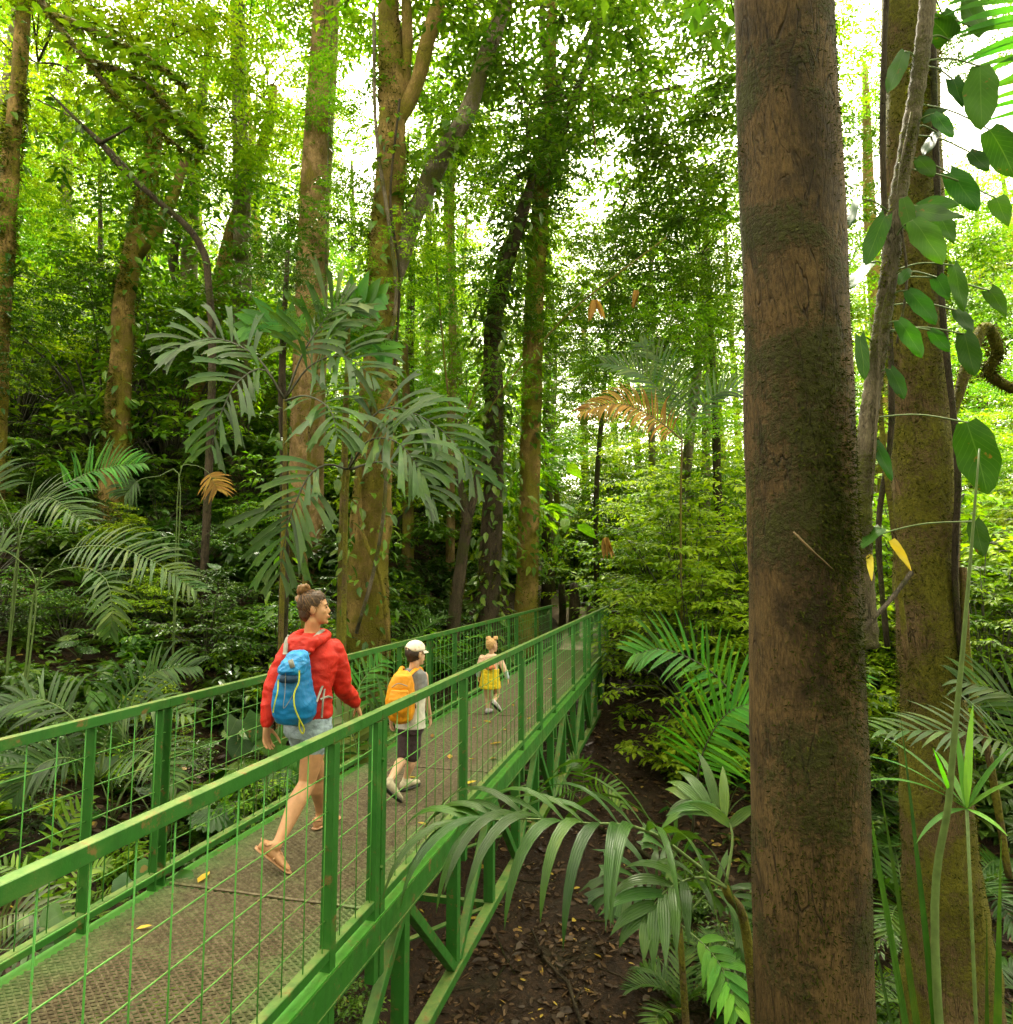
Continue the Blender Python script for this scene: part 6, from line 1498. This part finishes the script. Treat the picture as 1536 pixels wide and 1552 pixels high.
    K.loft([sec(994, 440, 464, .035, 4.24), sec(1002, 434, 469, .06), sec(1022, 424, 470, .085), sec(1045, 417, 473, .105), sec(1066, 414, 479, .115), sec(1083, 415, 478, .11), sec(1094, 422, 470, .085), sec(1098, 432, 462, .04)], SX, FY, 22, 2.6)
    body = K.fused('bag', MAT['blue'], bp, .007, 3, wrinkle=.007, ws=18, wseed=2)
    lid = Blob(); lid.loft([sec(986, 446, 462, .03, 4.22), sec(990, 438, 467, .055, 4.2), sec(1004, 428, 468, .075, 4.17), sec(1016, 422, 464, .075, 4.15), sec(1022, 424, 462, .05, 4.15)], SX, FY, 20, 2.4)
    lid.fused('lid', MAT['blue_lid'], bp, .006, 2, wrinkle=.010, ws=30, wseed=9)  # lid in a lighter blue than the bag
    pk = Blob(); pk.loft([sec(1024, 424, 452, .03, 4.09), sec(1034, 422, 452, .03, 4.085)], SX, FY, 16); pk.build('mesh_pocket', MAT['navy'], bp)
    bk = MB(); bk.beam(at(440, 1000, 4.085), at(444, 1012, 4.075), .03, .008, up=(0, 1, 0)); bk.build('buckle', MAT['greyweb'], bp)
    for path, w, nm, mt in (([at(466, 992, 4.26), at(474, 972, 4.30), at(484, 960, 4.36), at(491, 957, 4.44), at(496, 962, 4.50)], .028, 'shoulder_strap', 'greyweb'), ([at(432, 992, 4.24), at(434, 974, 4.30), at(438, 966, 4.4), at(440, 972, 4.5)], .028, 'shoulder_strap', 'greyweb'),
                            ([at(480, 1064, 4.20), at(487, 1045, 4.28), at(494, 1028, 4.38)], .014, 'side_strap', 'greyweb'), ([at(488, 1088, 4.25), at(490, 1060, 4.26), at(494, 1032, 4.38)], .012, 'side_strap', 'greyweb'), ([at(486, 1060, 4.25), at(497, 1056, 4.30), at(504, 1058, 4.4)], .014, 'waist_strap', 'greyweb'),
                            ([at(454, 1016, 4.065), at(453, 1034, 4.06), at(446, 1052, 4.05), at(447, 1072, 4.05), at(454, 1090, 4.07), at(461, 1104, 4.10), at(459, 1112, 4.11), at(454, 1104, 4.09), at(454, 1092, 4.075)], .009, 'cord', 'yellow_cord'),
                            ([at(422, 1030, 4.09), at(421, 1048, 4.07), at(417, 1064, 4.07), at(414, 1080, 4.1)], .008, 'cord', 'yellow_cord'), ([at(433, 1020, 4.06), at(432, 1050, 4.05), at(430, 1074, 4.05), at(444, 1054, 4.045)], .004, 'cord', 'greyweb')):
        ribbon(path, w, .004, lambda p: (CAM - p)).build(nm, MAT[mt], bp)
woman()

def boy():
    root = empty('person', at(618, 1205, 5.5)); root.location.z = DZ; tag(root, 'boy in grey and white top, dark shorts and patterned cap walking ahead of the woman', 'person', 'family walking on the bridge')
    D = 5.5; hc = at(631, 991, D); s = .20; f = (FY * .75 + VR * .62).normalized(); u = Vector((0, .05, 1))
    nk = at(627, 1014, D); ch = at(626, 1040, D); ws = at(624, 1070, D); hp = at(622, 1098, D)
    shL, shR = at(608, 1022, D), at(643, 1024, D + .03); elL, wrL = at(598, 1060, D - .05), at(593, 1090, D - .02); elR, wrR = at(647, 1062, D + .06), at(652, 1087, D + .14)
    hR, kR = at(627, 1104, D), at(626, 1150, D + .03); hL, kL = at(616, 1104, D), at(611, 1149, D - .02)
    heelR = at(610, 1206, D); heelR.z = DZ + .014; toeR = heelR + Vector((.35, .95, 0)).normalized() * .185; aR = heelR + (toeR - heelR) * .2 + Vector((0, 0, .07))
    toeL = at(606, 1203, D - .32); toeL.z = DZ + .03; heelL = toeL + Vector((-.12, -.10, .15)).normalized() * .17; aL = heelL + Vector((.02, .06, .035))
    b = Blob(); P, sd, fd, ud = head(b, hc, f, u, s)
    b.limb([nk - Vector((0, 0, .02)), hc + (fd * -.06 - ud * .30) * s], [.042, .040], 7)
    b.loft([(nk, .06, .04), (ch + Vector((0, 0, .05)), .105, .065), (ch, .10, .07), (ws, .092, .066), (hp, .105, .08), (hp - Vector((0, 0, .04)), .10, .08)], SX, FY)
    b.limb([shL, elL, wrL], [.034, .027, .019]); b.limb([shR, elR, wrR], [.034, .027, .019])
    for h, k, a in ((hR, kR, aR), (hL, kL, aL)): b.limb([h, h.lerp(k, .5), k, k.lerp(a, .3) - FY * .01, k.lerp(a, .65), a], [.06, .052, .038, .040, .030, .024], 18, 14)
    hand(b, wrL, Vector((0, .1, -1)), FY, SX, .68); hand(b, wrR, Vector((.05, .25, -1)), FY, -SX, .68, 1.0); foot(b, aR, heelR, toeR, .8); foot(b, aL, heelL, toeL, .8, up=(.3, .5, .6))
    b.fused('body', MAT['skin_fair'], root, .0048, 4); face_bits(P, sd, fd, ud, s, root, 'hair_dark')
    h = Blob(); h.ellipsoid(P(-.12, 0, .07), (sd * .345 * s, fd * .36 * s, ud * .37 * s), 18, 12); h.ellipsoid(P(-.25, 0, -.12), (sd * .24 * s, fd * .17 * s, ud * .20 * s)); h.fused('hair', MAT['hair_dark'], root, .006, 2, wrinkle=.004, ws=60)
    c = MB(); R = []
    for z, k in ((.12, 1.06), (.20, 1.07), (.30, 1.02), (.40, .90), (.49, .66), (.545, .34), (.56, .05)):
        ring = []
        for q in np.linspace(0, 2 * math.pi, 26, endpoint=False):
            lift = max(0, math.cos(q - math.pi)) ** 6 * .20 if z < .15 else (max(0, math.cos(q - math.pi)) ** 6 * .10 if z < .25 else 0)   # opening at the back
            ring.append(tuple(P(-.05 + .405 * k * math.cos(q), .345 * k * math.sin(q), z + lift)))
        R.append(ring)
    c.rings(R); cp = c.build('cap', MAT['cap'], root)
    br = MB(); V = []; n = 15
    for i in range(n):
        q = -1.15 + 2.3 * i / (n - 1)
        for r_, zz in ((.98, .13), (1.28, .10), (1.55, .045)):
            rr = .40 * (1 + (r_ - 1) * max(0, math.cos(q * 1.2)) ** .6); V.append(tuple(P(-.05 + rr * math.cos(q), .36 * (rr / .40) ** .3 * math.sin(q), zz)))
    V2 = V + [tuple(Vector(v) - ud * .012 * s * 2) for v in V]; m3 = 3; F = []
    for o in (0, len(V)):
        F += [(o + i * 3 + k, o + i * 3 + k + 1, o + i * 3 + k + 4, o + i * 3 + k + 3) for i in range(n - 1) for k in range(2)]
    F += [(i * 3 + 2, len(V) + i * 3 + 2, len(V) + i * 3 + 5, i * 3 + 5) for i in range(n - 1)]
    br.add(V2, None, F); br.build('brim', MAT['cap'], cp)
    t = Blob(); t.loft([(nk + Vector((0, 0, .0)), .05, .045), (nk - Vector((0, 0, .03)), .10, .06), (ch + Vector((0, 0, .04)), .118, .078), (ch, .115, .083), (ws, .112, .082), (hp + Vector((0, 0, .0)), .125, .096), (hp - Vector((0, 0, .025)), .128, .098)], SX, FY, 20)
    t.fused('shirt', MAT['whiteshirt'], root, .007, 3, wrinkle=.005, ws=24)
    t = Blob(); t.loft([(nk + Vector((0, 0, .006)), .054, .049), (nk - Vector((0, 0, .03)), .106, .066), (ch + Vector((0, 0, .04)), .125, .084), (ch - Vector((0, 0, .02)), .122, .09), (ch - Vector((0, 0, .06)), .119, .088)], SX, FY, 20); t.fused('shirt_yoke', MAT['greyshirt'], root, .007, 3, wrinkle=.004, ws=24)
    sh = Blob(); sh.loft([(hp + Vector((0, 0, .03)), .112, .085), (hp - Vector((0, 0, .03)), .118, .09), (hp - Vector((0, 0, .07)), .105, .08)], SX, FY)
    for h_, k_ in ((hR, kR), (hL, kL)): sh.limb([h_, h_.lerp(k_, .5), h_.lerp(k_, .88)], [.066, .064, .060], 8, 16)
    sh.fused('shorts', MAT['plum'], root, .007, 3, wrinkle=.005, ws=26)
    for he, to, up, a in ((heelR, toeR, Vector((0, 0, 1)), aR), (heelL, toeL, Vector((.3, .5, .6)), aL)):
        ff = (to - he).normalized(); s1 = ff.cross(up).normalized(); uu = s1.cross(ff).normalized(); L = (to - he).length
        k = Blob(); k.loft([(he - ff * .018 + uu * .022, .018, .018), (he + uu * .03, .034, .034), (he + ff * .35 * L + uu * .034, .034, .038), (he + ff * .65 * L + uu * .024, .040, .026), (to + uu * .018, .034, .018), (to + ff * .018 + uu * .014, .016, .010)], s1, uu, 14); k.limb([he + ff * .15 * L + uu * .03, a], [.032, .030]); so = k.fused('shoe', MAT['shoe'], root, .006, 3)
        z = Blob(); z.loft([(he - ff * .022 - uu * .004, .018, .010), (he - uu * .004, .036, .011), (he + ff * .6 * L - uu * .004, .042, .011), (to - uu * .002, .035, .010), (to + ff * .022, .016, .007)], s1, uu, 14); z.build('sole', MAT['black'], so)
    bp = empty('backpack', at(605, 1095, 5.3)); tag(bp, 'orange yellow rucksack worn by the boy', 'backpack'); K = Blob(); by = 5.32
    def sec(y, x0, x1, dep, d=by): return (at((x0 + x1) / 2, y, d), (x1 - x0) / 2 / FPX * d, dep)
    K.loft([sec(1017, 604, 618, .03, 5.36), sec(1023, 597, 624, .06), sec(1040, 589, 628, .085), sec(1060, 585, 629, .095), sec(1078, 586, 628, .095), sec(1090, 591, 625, .08), sec(1096, 599, 618, .04)], SX, FY, 20, 2.6); K.fused('bag', MAT['orange'], bp, .007, 3, wrinkle=.006, ws=20)
    K = Blob(); K.loft([sec(1046, 592, 620, .02, 5.235), sec(1060, 588, 621, .035, 5.225), sec(1078, 590, 620, .035, 5.225), sec(1086, 596, 616, .02, 5.235)], SX, FY, 16, 2.6); K.fused('front_pocket', MAT['orange'], bp, .006, 2, wrinkle=.004, ws=28)
    for x in (0,):
        z = MB(); z.tube(spline([at(594, 1042, 5.222), at(604, 1036, 5.215), at(618, 1040, 5.222)], 10), .004, 5); z.build('zip', MAT['greyweb'], bp)
    for path in ([at(620, 1024, 5.36), at(630, 1015, 5.44), at(638, 1013, 5.52), at(641, 1022, 5.60)], [at(604, 1022, 5.36), at(608, 1014, 5.44), at(611, 1012, 5.52), at(612, 1020, 5.58)]): ribbon(path, .03, .008, lambda p: (CAM - p) + Vector((0, 0, 2))).build('shoulder_strap', MAT['orange'], bp)
    ribbon([at(628, 1070, 5.4), at(636, 1072, 5.48), at(639, 1074, 5.56)], .03, .006, lambda p: CAM - p).build('hip_strap', MAT['plum'], bp)
boy()

def girl():
    D = 8.55; root = empty('person', at(742, 1082, D)); root.location.z = DZ; tag(root, 'small fair-haired girl in yellow skirt running at the far part of the bridge', 'person', 'family walking on the bridge')
    hc = at(746.5, 978, D); s = .185; f = (FY * .62 + VR * .78).normalized(); u = Vector((0, 0, 1))
    nk = at(745, 991, D); ch = at(744, 1006, D); ws = at(743, 1022, D); hp = at(743, 1034, D)
    shL, shR = at(731, 997, D), at(757, 998, D + .03); elL, wrL = at(726, 1012, D), at(725, 1025, D + .05); elR, wrR = at(765, 1015, D + .03), at(770, 1029, D + .08)
    hL, kL = at(738, 1040, D), at(739.5, 1057, D + .03); hR, kR = at(752, 1040, D), at(753, 1054, D + .08)
    heelL = at(738, 1082, D - .02); heelL.z = DZ + .012; toeL = heelL + Vector((.2, .9, 0)).normalized() * .14; aL = heelL + (toeL - heelL) * .2 + Vector((0, 0, .06))
    heelR = at(747, 1067, D - .22); toeR = heelR + Vector((.08, .06, -.10)).normalized() * .14; aR = heelR + Vector((.0, .05, .03))
    b = Blob(); P, sd, fd, ud = head(b, hc, f, u, s)
    b.limb([nk - Vector((0, 0, .02)), hc + (fd * -.06 - ud * .30) * s], [.034, .033], 6)
    b.loft([(nk, .05, .035), (ch, .085, .06), (ws, .085, .062), (hp, .09, .07), (hp - Vector((0, 0, .03)), .085, .065)], SX, FY)
    b.limb([shL, elL, wrL], [.03, .025, .018]); b.limb([shR, elR, wrR], [.03, .025, .018])
    for h, k, a in ((hR, kR, aR), (hL, kL, aL)): b.limb([h, h.lerp(k, .5), k, k.lerp(a, .35), a], [.052, .046, .036, .034, .024], 16, 12)
    hand(b, wrL, Vector((0, .1, -1)), FY, SX, .55); hand(b, wrR, Vector((.15, .2, -1)), FY, -SX, .55); foot(b, aL, heelL, toeL, .7); foot(b, aR, heelR, toeR, .7, up=(.3, .5, .6))
    b.fused('body', MAT['skin_fair'], root, .005, 3); face_bits(P, sd, fd, ud, s, root, 'hair_blond')
    h = Blob(); h.ellipsoid(P(-.11, 0, .13), (sd * .35 * s, fd * .38 * s, ud * .38 * s)); h.ellipsoid(P(-.27, 0, -.10), (sd * .24 * s, fd * .16 * s, ud * .20 * s))
    h.fused('hair', MAT['hair_blond'], root, .006, 2, wrinkle=.005, ws=60)
    for px in (740.5, 751.5):
        k = Blob(); c = at(px, 967, D)
        for i in range(4):
            a = i * 1.57; k.limb([c + Vector((math.cos(a + q) * .022, math.sin(a + q) * .022, .016 * math.sin(2 * q + i))) for q in (0, .8, 1.6, 2.4)], [.008, .013, .013, .008], 9, 8)
        k.ellipsoid(c, (SX * .028, FY * .028, Vector((0, 0, .026)))); k.fused('hair_bun', MAT['hair_blond'], root, .005, 1)
    t = Blob(); t.loft([(nk, .05, .04), (nk - Vector((0, 0, .025)), .09, .055), (ch, .102, .075), (ws, .10, .075), (hp, .10, .075)], SX, FY)
    t.limb([shL, shL.lerp(elL, .6), elL.lerp(wrL, .15)], [.042, .038, .034], 8, 12); t.limb([shR, shR.lerp(elR, .6), elR.lerp(wrR, .15)], [.042, .038, .034], 8, 12); t.fused('shirt', MAT['peach'], root, .007, 3, wrinkle=.004, ws=26)
    for el, wr in ((elL, wrL), (elR, wrR)):
        k = Blob(); k.limb([el.lerp(wr, .1), el.lerp(wr, .85)], [.033, .028], 6, 12); k.fused('sleeve', MAT['paleblue'], root, .006, 2, wrinkle=.004, ws=30)
    k = Blob(); k.loft([(at(744, 1014, D), .108, .082), (at(743, 1024, D), .118, .095), (at(743, 1040, D), .138, .115), (at(743, 1043, D), .134, .112)], SX, FY, 24); k.fused('skirt', MAT['yellow'], root, .006, 2, wrinkle=.009, ws=26)
    k = Blob(); k.ellipsoid(at(743, 1011, D - .09), (SX * .075, FY * .045, Vector((0, 0, .04)))); k.fused('waist_bag', MAT['coral'], root, .006, 2, wrinkle=.004, ws=30)
    for he, to, up, a in ((heelL, toeL, Vector((0, 0, 1)), aL), (heelR, toeR, Vector((.3, .5, .6)), aR)):
        ff = (to - he).normalized(); s1 = ff.cross(up).normalized(); uu = s1.cross(ff).normalized(); L = (to - he).length
        k = Blob(); k.loft([(he - ff * .014 + uu * .018, .014, .014), (he + uu * .024, .028, .027), (he + ff * .4 * L + uu * .026, .029, .03), (he + ff * .7 * L + uu * .02, .032, .022), (to + uu * .016, .026, .015), (to + ff * .014 + uu * .012, .012, .008)], s1, uu, 12); k.limb([he + ff * .15 * L + uu * .02, a], [.027, .024]); so = k.fused('shoe', MAT['shoe_lilac'], root, .005, 2)
        z = Blob(); z.loft([(he - ff * .016 - uu * .003, .014, .008), (he - uu * .003, .030, .009), (he + ff * .6 * L - uu * .003, .034, .009), (to, .028, .008), (to + ff * .016, .012, .006)], s1, uu, 12); z.build('sole', MAT['black'], so)
girl()
